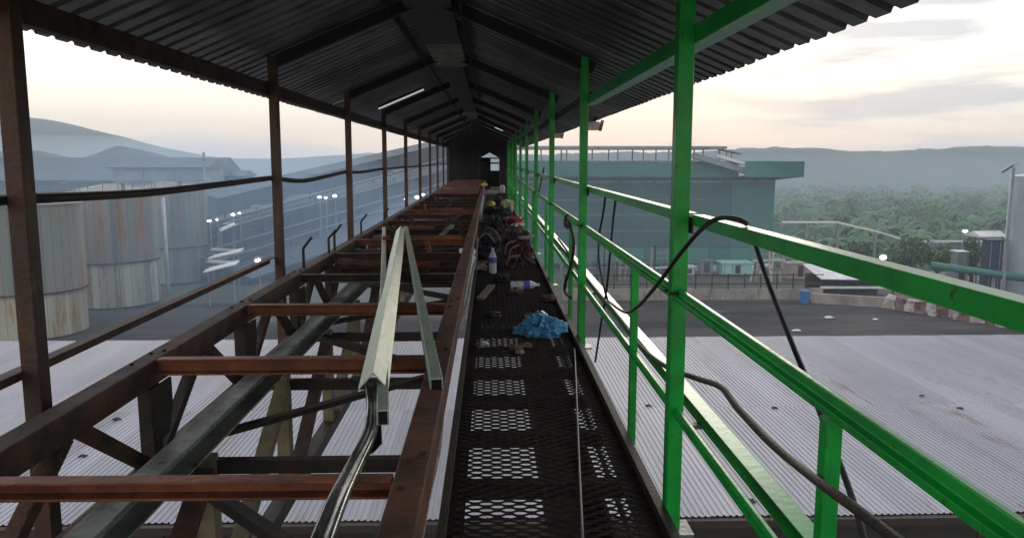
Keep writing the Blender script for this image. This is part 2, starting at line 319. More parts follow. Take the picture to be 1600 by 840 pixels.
for j, y in enumerate(NY):
    mm = M['rust_red'] if j in (1, 2, 3, 6, 10) else (M['rust_dark'] if j % 3 == 1 else M['rust'])  # rust mix; darker choice far off also paints in the enclosed dimness
    bm = BM(); hh = (0.075, 0.06, 0.08)[j % 3]
    prof(bm, (-1.60, y, ZT + 0.025), (-0.30, y + rng.uniform(-0.01, 0.01), ZT + 0.025), chan_pts(0.06, hh, 0.009)); P_('cross_beam', bm, mm, T, 0.003)
    bm = BM(); bar(bm, (-1.62, y + 0.05, ZB - 0.01), (-0.37, y + 0.05, ZB - 0.01), 0.06, 0.07); P_('lower_cross_beam', bm, M['rust_dark'], T, 0.003)
    if j < 24:
        a, b = ((-1.62, y + 0.09), (-0.37, NY[j + 1] - 0.02)) if j % 2 == 0 else ((-0.37, y + 0.09), (-1.62, NY[j + 1] - 0.02))
        bm = BM(); prof(bm, (a[0], a[1], ZB + 0.06), (b[0], b[1], ZB + 0.06), angle_pts(0.055, 0.05, 0.008)); P_('lateral_brace', bm, M['rust_dark'], T)
        if j > 3:
            for q in (0.42, 0.8):
                bm = BM(); prof(bm, (-1.6, y + 1.43 * q, ZT - 0.03 - 0.05 * (j % 3)), (-0.3, y + 1.43 * q + rng.uniform(-0.08, 0.08), ZT - 0.03 - 0.05 * (j % 3)), angle_pts(0.06, 0.06, 0.009)); P_('idler_beam', bm, rng.choice([M['rust'], M['rust_mid'], M['rust_red'], M['rust_mid']]), T)
            for q in range(3 if j < 15 else 1):
                bm = BM(); yy = y + rng.uniform(0.2, 1.2); x0 = rng.uniform(-1.5, -1.0); zz = ZT - rng.uniform(-0.05, 0.22); x1 = min(-0.36, x0 + rng.uniform(0.4, 0.9)); tube(bm, [(x0, yy, zz), (x1, yy + rng.uniform(-0.1, 0.1), zz + rng.uniform(-0.06, 0.06))], rng.uniform(0.025, 0.05), 8); P_('roller', bm, rng.choice([M['rust'], M['rust_dark'], M['rust_red'], M['green_old']]), T, smooth=False)
            for q in range(2):
                bm = BM(); yy = y + rng.uniform(0.1, 1.3); xx = rng.choice([-1.5, -1.2, -0.7, -0.42]) + rng.uniform(-0.08, 0.08); hh = rng.uniform(0.12, 0.3); prof(bm, (xx, yy, ZT - 0.12), (xx + rng.uniform(-0.05, 0.05), yy, ZT - 0.12 + hh), angle_pts(0.05, 0.04, 0.007), (0, 1, 0)); P_('idler_bracket', bm, rng.choice([M['rust'], M['rust_dark'], M['rust_red']]), T)
            if j % 3 == 0:
                bm = BM(); xx = rng.uniform(-1.3, -0.7); bar(bm, (xx, y + 0.3, ZT - 0.25), (xx + rng.uniform(-0.2, 0.3), y + 1.2, ZT - 0.22), 0.12, 0.012); P_('loose_plate', bm, rng.choice([M['galv'], M['khaki'], M['green_old']]), T)
        if j > 4:   # idler carriers, pipes and plates left on the far part of the frame
            bm = BM(); yy = y + rng.uniform(0.4, 1.0); bar(bm, (-1.55, yy, ZT - 0.02), (-0.35, yy + rng.uniform(-0.06, 0.06), ZT - rng.uniform(0, 0.05)), 0.05, 0.05); P_('idler_carrier', bm, rng.choice([M['rust'], M['rust_red'], M['rust_dark']]), T)
            if j % 2 == 0:
                bm = BM(); x0 = rng.uniform(-1.2, -0.7); bar(bm, (x0, yy - 0.5, ZT - 0.14), (x0 + 0.3, yy + 0.8, ZT + 0.09), 0.06, 0.03); P_('loose_strut', bm, rng.choice([M['rust'], M['rust_dark'], M['green_old']]), T)
# second, lower frame: weathered green channel on mossy cream legs
for xx in (-1.40,):
    bm = BM(); prof(bm, (xx, -1, H - 1.33), (xx, 30, H - 1.33), chan_pts(0.11, 0.13, 0.012)); P_('belt_stringer', bm, M['green_old'] if xx < -1 else M['rust_dark'], T, 0.003)
    bm = BM(); bar(bm, (xx, -1, H - 2.28), (xx, 30, H - 2.28), 0.10, 0.10); P_('lower_stringer', bm, M['rust_dark'], T)
    for j, y in enumerate(NY[:20]):
        bm = BM(); bar(bm, (xx, y, H - 1.44), (xx, y, H - 2.23), 0.085, 0.10, (0, 1, 0)); P_('leg', bm, M['khaki'] if xx < -1 else M['rust'], T, 0.003)
        bm = BM(); bar(bm, (xx + 0.03, y + 0.1, H - 2.2), (xx + 0.03, y + 1.33, H - 1.48), 0.06, 0.09, (1, 0, 0)); P_('leg_brace', bm, M['rust'] if j % 2 else M['khaki'], T)
M['plate'] = mat('dull_rusted_plate', (0.17, 0.060, 0.034), (0.08, 0.036, 0.024), 3, 0.95, 0.0, 0.4, spec=0.05)
# cover plates on the far end
for k, y in enumerate((21.6, 24.6, 27.6, 30.6, 33.6)):
    bm = BM(); box(bm, -1.58, -0.33, y, y + 2.9, ZT + 0.07 + 0.004 * k, ZT + 0.085 + 0.004 * k); P_('cover_plate', bm, M['plate'] if k != 1 else M['rust_red'], T)
# upright bent rods on the left chord
for px, yy, hgt in ((477, 6.95, 0.27), (519, 8.05, 0.24), (528, 8.35, 0.27), (566, 10.1, 0.26), (600, 12.3, 0.2)):
    x = at(px, 400, Y=yy).x; x = max(x, -1.70)
    bm = BM(); tube(bm, [(-1.66, yy, ZT + 0.05), (-1.66, yy, ZT + 0.06 + hgt * 0.62), (-1.655, yy, ZT + 0.05 + hgt * 0.7), (-1.585, yy + 0.02, ZT + 0.06 + hgt)], 0.013, 8); P_('bent_rod', bm, M['rust_dark'], T)

# ------------------------------------------------------------------ walkway
wk = empty('walkway', (0.28, 17, W), 'narrow black expanded metal walkway beside the truss', 'walkway')
WX0, WX1 = -0.19, 0.78
bm = BM(); cw, rp = 0.052, 0.034
ny = int(14.5 / rp); nx = int((WX1 - WX0) / cw * 2)
for j in range(ny):
    y = -0.6 + j * rp; prev = None
    for i in range(nx + 1):
        x = WX0 + i * cw / 2
        u = 1 if ((i // 1) % 4) in (0, 1) else -1
        yy = y + u * rp * 0.25 * (1 if j % 2 == 0 else -1) * 0.98
        p = [bm.verts.new((x, yy - 0.0042, W - 0.008)), bm.verts.new((x, yy + 0.0042, W))]
        if prev: bm.faces.new((prev[0], p[0], p[1], prev[1]))
        prev = p
g = P_('expanded_mesh', bm, M['grate'], wk); g['kind'] = 'stuff'
bm = BM(); box(bm, WX0, WX1, 13.85, 37.2, W - 0.012, W - 0.001); P_('floor_plate', bm, M['deck'], wk)
bm = BM(); prof(bm, (WX0 - 0.02, -0.8, W - 0.02), (WX0 - 0.02, 37.2, W - 0.02), chan_pts(0.04, 0.12, 0.008)); P_('stringer', bm, M['rust_dark'], wk, 0.002)
bm = BM(); bar(bm, (WX1 - 0.01, -0.8, W - 0.02), (WX1 - 0.01, 37.2, W - 0.02), 0.045, 0.13); P_('stringer', bm, M['rust_dark'], wk, 0.002)
bm = BM(); box(bm, WX0, WX0 + 0.07, -0.8, 14, W - 0.02, W - 0.011); P_('edge_strip', bm, M['grate'], wk)
bm = BM(); box(bm, WX1 - 0.13, WX1 - 0.03, -0.8, 14, W - 0.021, W - 0.012); P_('edge_strip', bm, M['grate'], wk)
for y in [2.35 + 0.72 * k for k in range(17)]:
    bm = BM(); bar(bm, (WX0, y, W - 0.06), (WX1 - 0.03, y, W - 0.06), 0.085 if int(y * 3) % 2 else 0.06, 0.08); P_('bearer', bm, M['grate'], wk)
bm = BM(); bar(bm, (0.27, -0.8, W - 0.05), (0.27, 14, W - 0.05), 0.02, 0.05); P_('bearer', bm, M['grate'], wk)
bm = BM(); prof(bm, (0.46, -0.8, W - 0.30), (0.46, 30, W - 0.30), [(-0.17, -0.03), (0.17, -0.03), (0.17, 0.05), (0.155, 0.05), (0.155, -0.015), (-0.155, -0.015), (-0.155, 0.05), (-0.17, 0.05)]); P_('cable_tray', bm, M['rust'], wk)

for x in (0.66, 0.72):
    bm = BM(); tube(bm, [(x, -0.8, W - 0.16), (x + 0.01, 30, W - 0.16)], 0.016, 6); P_('conduit', bm, M['rust_dark'], wk)
# ------------------------------------------------------------------ far enclosed end
en = empty('enclosed_tower', (-0.4, 37, W), 'dark sheeted transfer tower closing the far end of the gallery with a bright doorway', 'tower')
M['black_sheet'] = mat('soot_black_sheet', (0.012, 0.011, 0.011), (0.020, 0.018, 0.017), 2, 0.85, 0.0, 0.2, spec=0.05)
dx0, dx1, dzt = -0.46, 0.46, H + 0.36
for (x0, x1, z0, z1) in ((-2.0, dx0, W - 2.5, H + 2.2), (dx1, 1.25, W - 2.5, H + 2.2), (dx0, dx1, dzt, H + 2.2)):
    n = max(1, int((x1 - x0) / 0.55))
    for i in range(n):
        bm = BM(); a = x0 + (x1 - x0) * i / n; b = x0 + (x1 - x0) * (i + 1) / n + 0.03
        box(bm, a, b, 37.25 + 0.045 * (i % 2), 37.29 + 0.045 * (i % 2), z0, z1); P_('wall_sheet', bm, M['black_sheet'], en)
for x in (-2.0, 1.25):
    bm = BM(); box(bm, x - 0.03, x + 0.03, 37.31, 47, W - 2.5, H + 1.2); P_('side_wall', bm, M['black_sheet'], en)
bm = BM(); prof(bm, (RX, 37.2, H + 1.35), (RX, 47.3, H + 1.35), [(-1.8, -0.55), (-1.8, -0.50), (0, 0.27), (2.0, -0.55), (2.0, -0.6), (0, 0.21)]); P_('roof', bm, M['black_sheet'], en)
bm = BM(); box(bm, -1.9, 1.2, 37.3, 47, W - 0.08, W - 0.02); P_('floor', bm, M['grate'], en)
bm = BM(); bar(bm, (-1.9, 45, H + 0.12), (1.2, 45, H + 0.10), 0.1, 0.07); P_('beam', bm, M['soot'], en)
for sx in (-1, 1):
    bm = BM(); box(bm, 0, 0.46, 37.36, 37.39, 0, 0.3)
    for v in bm.verts:
        x = v.co.x; top = v.co.z > 0.1; v.co.x = sx * x; v.co.z = dzt + 0.02 if top else dzt - 0.02 - 0.24 * (x / 0.46)
    P_('door_corner', bm, M['black_sheet'], en)
bm = BM(); bar(bm, (-1.9, 44, H - 0.16), (1.2, 44, H - 0.18), 0.1, 0.08); P_('beam', bm, M['soot'], en)
bm = BM(); box(bm, -1.9, 0.06, 45.5, 45.9, W, H + 0.1); P_('cabinet', bm, M['black_sheet'], en)
bm = BM(); box(bm, -1.9, 1.2, 46.6, 46.7, W, H - 0.62); P_('end_wall', bm, M['black_sheet'], en)
bm = BM(); bar(bm, (dx1 + 0.02, 37.2, W), (dx1 + 0.02, 37.2, dzt), 0.05, 0.05, (0, 1, 0)); P_('door_post', bm, M['rust_dark'], en)
bm = BM(); bar(bm, (dx0 - 0.02, 37.2, W), (dx0 - 0.02, 37.2, dzt), 0.05, 0.05, (0, 1, 0)); P_('door_post', bm, M['rust_dark'], en)

# ------------------------------------------------------------------ lower roof under the gallery
hz = H - 7.0
wh = empty('warehouse', (3, 22, 0), 'long low shed with a pale grey corrugated metal roof below the gallery', 'building')
def tin_mesh(width, length, pitch=0.128, amp=0.016):
    bm = BM(); n = int(round(width / pitch)); rows = []
    for i in range(n):
        for fx, z in ((0, 0), (0.55, 0), (0.68, 1), (0.87, 1)):
            rows.append((i * pitch + fx * pitch, z * amp * 1.6))
    rows.append((n * pitch, 0)); vs = [[bm.verts.new((x, yy, z)) for yy in (0, length)] for x, z in rows]
    for a, b in zip(vs, vs[1:]): bm.faces.new((a[0], b[0], b[1], a[1]))
    return bm
yn, ym_, yf = at(1300, 806, Z=hz).y, at(1300, 641, Z=hz - 0.02).y, at(1300, 525, Z=hz).y
sw = 0.768
s1 = link('roof_sheet', tin_mesh(sw, ym_ + 0.25 - yn), M['tin'], wh); s2 = link('roof_sheet', tin_mesh(sw, yf - ym_), M['tin'], wh)
for i in range(88):
    x = -32 + i * (sw - 0.01)
    for src, yy, dz in ((s1, yn, 0.03), (s2, ym_, 0.0)):
        o = src if i == 0 else child('roof_sheet', src, wh)
        o.location = V((x, yy + rng.uniform(-0.03, 0.03), hz + dz + rng.uniform(0, 0.006))) - wh.location
        o.rotation_euler = (0, 0.004, rng.uniform(-0.001, 0.001))
bm = BM(); box(bm, -32.2, 35.4, yn - 0.16, yn - 0.02, hz - 0.14, hz + 0.015); P_('gutter', bm, M['rust_dark'], wh)
for i in range(45):
    bm = BM(); x = -32 + i * 1.5; box(bm, x, x + 1.48, yn + 0.35 + 0.02 * (i % 2), yn + 0.40 + 0.02 * (i % 2), 0, hz - 0.16); P_('wall_panel', bm, M['wall_dark'], wh)
bm = BM(); box(bm, -31.8, 35.0, yf - 0.6, yf - 0.5, 0, hz - 0.12); P_('wall', bm, M['wall_dark'], wh)
for x in (-31.9, 35.1):
    bm = BM(); box(bm, x - 0.05, x + 0.05, yn + 0.46, yf - 0.62, 0, hz - 0.12); P_('wall', bm, M['wall_dark'], wh)

# scraps lying on that roof
for (px, py, s, lab) in ((1013, 634, 0.16, 'dark scrap between the green short post and the tall green post on the pale roof'), (1172, 784, 0.20, 'dark curled scrap near the front gutter of the pale roof between two green rails'),
                         (1440, 618, 0.13, 'small dark scrap on the pale roof at far right above the sheet joint'), (1500, 638, 0.15, 'flat dark scrap lying along the joint of the pale roof on the right'), (1210, 637, 0.15, 'thin dark scrap on the roof joint beside the hanging black hose'),
                         (130, 712, 0.16, 'dark scrap on the pale roof seen behind the nearest brown post'), (183, 655, 0.2, 'bent dark sheet scrap on the pale roof below the left chord'), (552, 742, 0.22, 'dark scrap seen through the truss near the bent bright steel strip')):
    p = at(px, py, Z=hz + 0.05); bm = BM(); crumple(bm, (0, 0, 0), s * 0.55, s * 0.4, s * 0.2, px, 3, 0.7)
    tag(link('metal_scrap', bm, M['rust_dark'], loc=p), lab, 'scrap', 'scraps lying on the pale roof')

# ------------------------------------------------------------------ ground and hills
M['yard'] = mat('black_wet_yard', (0.018, 0.017, 0.019), (0.072, 0.062, 0.057), 0.10, 0.9, 0, 0, spec=0.15, c3=(0.125, 0.10, 0.088), c3lo=0.60, fine=0.33, stretch=(0.35, 1.3, 1))
M['soil'] = mat('scrub_ground', (0.050, 0.062, 0.040), (0.085, 0.075, 0.060), 0.05, 0.9, 0, 0, c3=(0.035, 0.05, 0.03), fine=0.4)
M['hill'] = mat('wooded_hill', (0.024, 0.036, 0.036), (0.038, 0.052, 0.046), 0.02, 0.95, 0, 0, c3=(0.022, 0.034, 0.03), fine=0.12)
def gz(x, y):
    t = max(0.0, min(1.0, (y - 100) / 35.0)) * max(0.0, min(1.0, (x - 20) / 25.0)); t = t * t * (3 - 2 * t)
    return -11.0 * t
bm = BM(); xs = [-720 + 20 * i for i in range(71)]; ys = [-60 + 12.5 * i for i in range(71)]
gv = [[bm.verts.new((x, y, gz(x, y) - (0.0 if y < 100 else 0.15))) for x in xs] for y in ys]
for a, b in zip(gv, gv[1:]):
    for i in range(len(xs) - 1): bm.faces.new((a[i], a[i + 1], b[i + 1], b[i]))
tag(link('ground', bm, M['soil'], smooth=True), kind='structure')
bm = BM(); box(bm, -70, 62, 28, 79.5, -0.3, 0.004); tag(link('yard', bm, M['yard']), kind='structure')
def hill(name, profile, Y, depth, base, m, nz, cols=220):
    """a ridge with its own depth: crest heights along profile (px, py)"""
    bm = BM(); pts = [(at(px, py, Y=Y).x, at(px, py, Y=Y).z) for px, py in profile]
    def crest(x):
        for (xa, za), (xb, zb) in zip(pts, pts[1:]):
            if xa <= x <= xb:
                t = (x - xa) / (xb - xa); return za + (zb - za) * t
        return pts[0][1] if x < pts[0][0] else pts[-1][1]
    x0, x1 = pts[0][0], pts[-1][0]; rows = []
    for j in range(15):
        v = j / 14; prof_h = math.sin(min(1.0, v / 0.7) * math.pi / 2) ** 1.3 if v < 0.7 else max(0.0, math.cos((v - 0.7) / 0.3 * math.pi / 2)) ** 0.8
        row = []
        for i in range(cols + 1):
            x = x0 + (x1 - x0) * i / cols; y = Y + (v - 0.7) * depth
            n = nz * mnoise.noise(V((x * 0.05, y * 0.05, 3))) + nz * 0.8 * abs(mnoise.noise(V((x * 0.16, y * 0.16, 7))))
            row.append(bm.verts.new((x, y, base + (crest(x) - base) * prof_h + n * prof_h)))
        rows.append(row)
    for a, b in zip(rows, rows[1:]):
        for i in range(cols): bm.faces.new((a[i], a[i + 1], b[i + 1], b[i]))
    return tag(link(name, bm, m, smooth=True), kind='structure')
hill('hill', [(-250, 178), (0, 180), (70, 186), (150, 204), (250, 230), (335, 246), (420, 262), (470, 275)], 600, 300, -2, M['hill'], 0.5)
hill('hill', [(-200, 240), (60, 236), (130, 252), (190, 229), (240, 240), (330, 264), (400, 290), (470, 318)], 330, 90, -2, M['hill'], 0.7, 160)
hill('hill', [(120, 262), (300, 247), (440, 248), (520, 243), (580, 239), (640, 246), (720, 238), (800, 240), (900, 244)], 720, 160, -4, M['hill'], 0.4)
hill('hill', [(780, 246), (900, 240), (1080, 238), (1160, 233), (1230, 231), (1300, 235), (1370, 238), (1450, 233), (1520, 229), (1600, 230), (1760, 222)], 590, 170, -13, M['hill'], 1.9, 420)

# ------------------------------------------------------------------ green building on the right
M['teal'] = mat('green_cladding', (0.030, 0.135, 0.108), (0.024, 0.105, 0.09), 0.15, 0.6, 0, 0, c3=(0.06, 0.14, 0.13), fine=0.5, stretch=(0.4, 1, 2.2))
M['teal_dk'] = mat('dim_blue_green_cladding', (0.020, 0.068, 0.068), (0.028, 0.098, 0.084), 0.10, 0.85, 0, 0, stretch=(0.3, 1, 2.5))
M['teal_lt'] = mat('light_green_band', (0.04, 0.19, 0.135), (0.03, 0.15, 0.11), 0.2, 0.6)
M['white'] = mat('dull_white_paint', (0.62, 0.62, 0.60), (0.48, 0.48, 0.46), 0.6, 0.6)
M['grey'] = mat('grey_steel', (0.22, 0.23, 0.25), (0.15, 0.16, 0.17), 0.6, 0.6, 0.2)
M['conc'] = mat('stained_concrete', (0.30, 0.26, 0.22), (0.17, 0.15, 0.13), 0.5, 0.85, 0, 0, c3=(0.10, 0.09, 0.08), fine=1.1)
YB = 105
def ax(px): return at(px, 260, Y=YB).x
def az(py, Y=YB): return at(1000, py, Y=Y).z
gb = empty('factory_building', (22, YB, 0), 'large teal green factory hall with a raised vent roof beyond the yard', 'building')
xa, xb = ax(805), ax(1213)
n = 12
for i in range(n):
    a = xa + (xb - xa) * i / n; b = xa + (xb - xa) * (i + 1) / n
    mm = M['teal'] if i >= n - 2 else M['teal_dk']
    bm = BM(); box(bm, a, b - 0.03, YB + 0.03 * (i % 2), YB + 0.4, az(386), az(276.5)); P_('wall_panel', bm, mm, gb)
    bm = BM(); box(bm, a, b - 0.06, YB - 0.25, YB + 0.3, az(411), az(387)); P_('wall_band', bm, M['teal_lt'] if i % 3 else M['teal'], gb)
for j, py in enumerate((312, 335, 360)):
    bm = BM(); box(bm, xa, xb - 9.5, YB - 0.12, YB, az(py + 1), az(py)); P_('sheeting_rail', bm, M['grey'], gb)
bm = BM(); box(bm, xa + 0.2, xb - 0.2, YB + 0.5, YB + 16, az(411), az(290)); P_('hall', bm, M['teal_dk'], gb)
bm = BM(); box(bm, xa, xb - 0.2, YB - 0.10, YB - 0.02, az(285.5), az(282.5)); P_('louvre_strip', bm, M['grey'], gb)
for i in range(8):
    bm = BM(); x = xa + (xb - xa) * i / 7.6; box(bm, x, x + 0.5, YB - 0.1, YB + 0.1, az(288), az(276)); P_('column', bm, M['teal_dk'], gb)
fx = [xa - 1, ax(960), ax(1060), ax(1150), ax(1240)]
for a, b, yo in zip(fx, fx[1:], (0, 0.3, 0.6, -1.8)):
    bm = BM(); box(bm, a, b - 0.05, YB - 2.0 + yo, YB - 1.85 + yo, az(276), az(252)); P_('fascia', bm, M['teal'], gb)
bm = BM(); v_ = [bm.verts.new(q) for q in ((ax(1160), YB - 3.6, az(274)), (ax(1239), YB - 3.6, az(275.5)), (xb, YB - 0.2, az(281)), (ax(1120), YB - 0.2, az(281)))]; f_ = bm.faces.new(v_); g_ = bmesh.ops.extrude_face_region(bm, geom=[f_])
for q in g_['geom']:
    if isinstance(q, bmesh.types.BMVert): q.co.z += 0.12
P_('soffit', bm, M['wall_dark'], gb)
bm = BM(); prof(bm, (xa - 1, YB + 8, az(255)), (ax(1240), YB + 8, az(255)), [(-9.5, -0.15), (9.5, -0.15), (9.5, 0.0), (0, 0.35), (-9.5, 0.0)]); P_('roof', bm, M['teal_dk'], gb)
bm = BM(); prof(bm, (xa - 1, YB + 3, az(229)), (ax(1128), YB + 3, az(229)), [(-5, -0.35), (5, -0.35), (5, 0.0), (0, 0.2), (-5, 0.1)]); P_('raised_roof', bm, M['grey'], gb)
for i in range(9):
    x = xa + (ax(1120) - xa) * i / 8
    for yy in (YB - 1, YB + 7):
        bm = BM(); bar(bm, (x, yy, az(256)), (x, yy, az(231)), 0.16, 0.16, (0, 1, 0)); P_('vent_post', bm, M['grey'], gb)
bm = BM(); bar(bm, (ax(1075), YB - 2.6, az(243)), (ax(1172), YB - 2.6, az(272)), 1.2, 0.7); P_('chute', bm, M['grey'], gb)
bm = BM(); bar(bm, (ax(1110), YB - 2.4, az(243)), (ax(1175), YB - 2.4, az(262)), 0.9, 0.4); P_('chute_cover', bm, M['white'], gb)
bm = BM(); bar(bm, (ax(1118), YB + 1, az(231)), (ax(1158), YB + 1, az(240)), 1.6, 0.14); P_('canopy', bm, M['grey'], gb)
for px in (1138, 1146):
    bm = BM(); bar(bm, (ax(px), YB + 1, az(252)), (ax(px), YB + 1, az(236)), 0.12, 0.12, (0, 1, 0)); P_('canopy_post', bm, M['grey'], gb)
for i in range(14):
    bm = BM(); x = xa + (xb - xa) * (i + 0.5) / 14; bar(bm, (x, YB + 0.2, -0.1), (x, YB + 0.2, az(411)), 0.4, 0.4, (0, 1, 0)); P_('column', bm, M['conc'] if i % 2 else M['grey'], gb)
bm = BM(); box(bm, xa, xb, YB + 3, YB + 3.4, -0.1, az(412)); P_('back_wall', bm, M['grey'], gb)

# machinery, huts and boxes at its foot
def gp(px, Y): return at(px, 400, Y=Y).x
def machine(name, px0, px1, py0, py1, Y, m, lab, cat, roofm=None, seed=1):
    z0, z1 = at(1000, py1, Y=Y).z, at(1000, py0, Y=Y).z; z0 = 0 if z0 < 1.2 else z0
    x0, x1 = gp(px0, Y), gp(px1, Y); dp = max(1.2, (x1 - x0) * 0.7)
    e = empty(name, ((x0 + x1) / 2, Y, 0), lab, cat)
    bm = BM(); box(bm, x0, x1, Y, Y + dp, z0 if z0 == 0 else 0, z1 - 0.12); P_('body', bm, m, e, 0.03)
    bm = BM(); box(bm, x0 - 0.12, x1 + 0.12, Y - 0.12, Y + dp + 0.12, z1 - 0.11, z1); P_('lid', bm, roofm or m, e)
    for i in range(max(2, int((x1 - x0) / 1.0))):
        bm = BM(); x = x0 + 0.2 + i * 1.0; box(bm, x, x + 0.08, Y - 0.06, Y - 0.002, 0.1, z1 - 0.2); P_('rib', bm, M['grey'], e)
    bm = BM(); box(bm, (x0 + x1) / 2 - 0.35, (x0 + x1) / 2 + 0.35, Y - 0.035, Y - 0.004, 0.3, min(z1 - 0.3, 2.2)); P_('hatch', bm, M['wall_dark'], e)
    return e
M['mint'] = mat('mint_paint', (0.30, 0.52, 0.44), (0.22, 0.42, 0.36), 0.4, 0.6)
M['cream'] = mat('faded_cream_paint', (0.42, 0.34, 0.26), (0.30, 0.23, 0.18), 0.4, 0.7)
machine('storage_tank', 1130, 1178, 411, 436, 97, M['mint'], 'mint green box tank standing in front of the teal factory hall', 'tank')
machine('machine_box', 1192, 1206, 415, 438, 96, M['white'], 'narrow white cabinet right of the mint green box tank', 'cabinet')
machine('hut', 1232, 1272, 412, 438, 94, M['cream'], 'faded cream hut behind the fence near the white canopy', 'hut', M['conc'])
machine('machine_box', 1095, 1115, 407, 438, 98, M['grey'], 'grey machine box left of the mint green box tank', 'machine')
machine('machine_box', 1070, 1086, 416, 438, 97, M['white'], 'small pale machine box beside the nearest tall green post', 'machine')
machine('machine_box', 990, 1030, 412, 440, 97, M['teal_dk'], 'wide blue grey machine box seen left of the tall green post', 'machine')
# wall and railing at the yard edge
YF = 80.0
wl = empty('yard_wall', (22, YF, 0), 'low stained concrete wall with a dark post and rail fence along the yard edge', 'wall')
wx0, wx1 = gp(880, YF), gp(1290, YF)
n = 16
for i in range(n):
    a = wx0 + (wx1 - wx0) * i / n; b = wx0 + (wx1 - wx0) * (i + 1) / n
    bm = BM(); box(bm, a, b - 0.05, YF, YF + 0.3, 0, 1.15 + rng.uniform(-0.06, 0.06)); P_('wall_block', bm, M['conc'], wl)
    bm = BM(); bar(bm, (a + 0.2, YF + 0.15, 1.1), (a + 0.2, YF + 0.15, 2.75), 0.11, 0.11, (0, 1, 0)); P_('fence_post', bm, M['rust_dark'], wl)
for z in (1.65, 2.6):
    bm = BM(); bar(bm, (wx0, YF + 0.15, z), (wx1, YF + 0.15, z), 0.09, 0.10); P_('fence_rail', bm, M['rust_dark'], wl)
for k, (pxa, pxb, Y, lab) in enumerate(((1020, 1068, 93, 'rack of small upright pipes left of the nearest tall green post'), (1180, 1230, 91, 'rack of small upright pipes right of the mint green box tank'), (900, 985, 93, 'long pipe rack below the factory hall, left of the nearest tall green post'))):
    xa_, xb_ = gp(pxa, Y), gp(pxb, Y); e = empty('pipe_rack', ((xa_ + xb_) / 2, Y, 0), lab, 'pipe rack'); q = 0; r_ = random.Random(k)
    while xa_ + q < xb_:
        hgt = r_.uniform(1.6, 4.4); bm = BM(); bar(bm, (xa_ + q, Y + r_.uniform(0, 1.5), 0), (xa_ + q, Y + 0.5, hgt), 0.16, 0.16, (0, 1, 0)); P_('pipe', bm, r_.choice([M['white'], M['grey'], M['rust_dark'], M['cream'], M['conc']]), e); q += r_.uniform(0.35, 0.9)
    for z in (1.5, 2.6, 3.3):
        bm = BM(); bar(bm, (xa_, Y + 0.7, z), (xb_, Y + 0.7, z + 0.1), 0.18, 0.18); P_('pipe', bm, r_.choice([M['white'], M['grey'], M['conc']]), e)
# blue drums
M['blue'] = mat('blue_plastic', (0.025, 0.13, 0.30), (0.02, 0.10, 0.24), 2, 0.7)
dp = at(1257, 474, Z=0)
e = empty('drum', dp, 'blue plastic drum standing against the low concrete wall', 'drum')
bm = BM(); lathe(bm, [(0.42, 0), (0.5, 0.06), (0.5, 0.42), (0.53, 0.45), (0.5, 0.48), (0.5, 0.86), (0.53, 0.89), (0.5, 0.92), (0.5, 1.25), (0.44, 1.32)], 20); link('body', bm, M['blue'], e, smooth=False)
bm = BM(); lathe(bm, [(0.45, 1.322), (0.45, 1.36), (0.1, 1.37)], 16); link('lid', bm, M['blue'], e)
# white canopy
YC = 80
cx0, cx1 = gp(1285, YC), gp(1405, YC)
cn_ = empty('canopy', ((cx0 + cx1) / 2, YC, 0), 'low white sheet canopy on thin posts at the edge of the black yard', 'canopy')
for i in range(8):
    a = cx0 + (cx1 - cx0) * i / 8; b = cx0 + (cx1 - cx0) * (i + 1) / 8
    bm = BM(); v = [bm.verts.new(q) for q in ((a, YC, 2.1 - 0.02 * i), (b - 0.04, YC, 2.08 - 0.02 * i), (b - 0.04, YC + 5, 3.0 - 0.05 * i), (a, YC + 5, 3.0 - 0.03 * i))]
    f = bm.faces.new(v); g2 = bmesh.ops.extrude_face_region(bm, geom=[f])
    for q in g2['geom']:
        if isinstance(q, bmesh.types.BMVert): q.co.z += 0.08
    P_('roof_sheet', bm, M['white'], cn_)
for i in range(5):
    bm = BM(); x = cx0 + 0.3 + (cx1 - cx0 - 0.6) * i / 4; bar(bm, (x, YC + 0.2, 0), (x, YC + 0.2, 2.0), 0.12, 0.12, (0, 1, 0)); P_('post', bm, M['rust_dark'], cn_)
bm = BM(); bar(bm, (cx0, YC + 0.1, 1.25), (cx1, YC + 0.1, 1.2), 0.1, 0.25); P_('beam', bm, M['white'], cn_)
bm = BM(); box(bm, cx0, cx1, YC + 4, YC + 4.2, 0, 2.2); P_('back_wall', bm, M['wall_dark'], cn_)
# painted kerb wall
M['kred'] = mat('worn_red_paint', (0.17, 0.055, 0.05), (0.14, 0.10, 0.09), 1.1, 0.8, 0, 0.3)
M['kwhite'] = mat('worn_white_paint', (0.42, 0.37, 0.34), (0.22, 0.18, 0.16), 1.2, 0.8, 0, 0.3)
kb = empty('kerb_wall', (48, 72, 0), 'rough kerb wall painted in red and white blocks along the right of the yard', 'kerb')
p0, p1 = at(1385, 480, Z=0), at(1640, 522, Z=0); nb = 14
for i in range(nb):
    a = p0.lerp(p1, i / nb); b = p0.lerp(p1, (i + 0.96) / nb); bm = BM(); hgt = 1.25 + rng.uniform(-0.15, 0.15)
    bar(bm, a + V((0, 0, hgt / 2)), b + V((0, 0, hgt / 2 - 0.1)), 0.9, hgt)
    bmesh.ops.subdivide_edges(bm, edges=bm.edges, cuts=2, use_grid_fill=True)
    for v in bm.verts: v.co += V((mnoise.noise(v.co * 1.3), mnoise.noise(v.co * 1.3 + V((9, 0, 0))), mnoise.noise(v.co * 1.3 + V((0, 9, 0))))) * 0.34
    P_('kerb_block', bm, M['kred'] if i % 2 else M['kwhite'], kb)
p2 = at(1270, 474, Z=0)
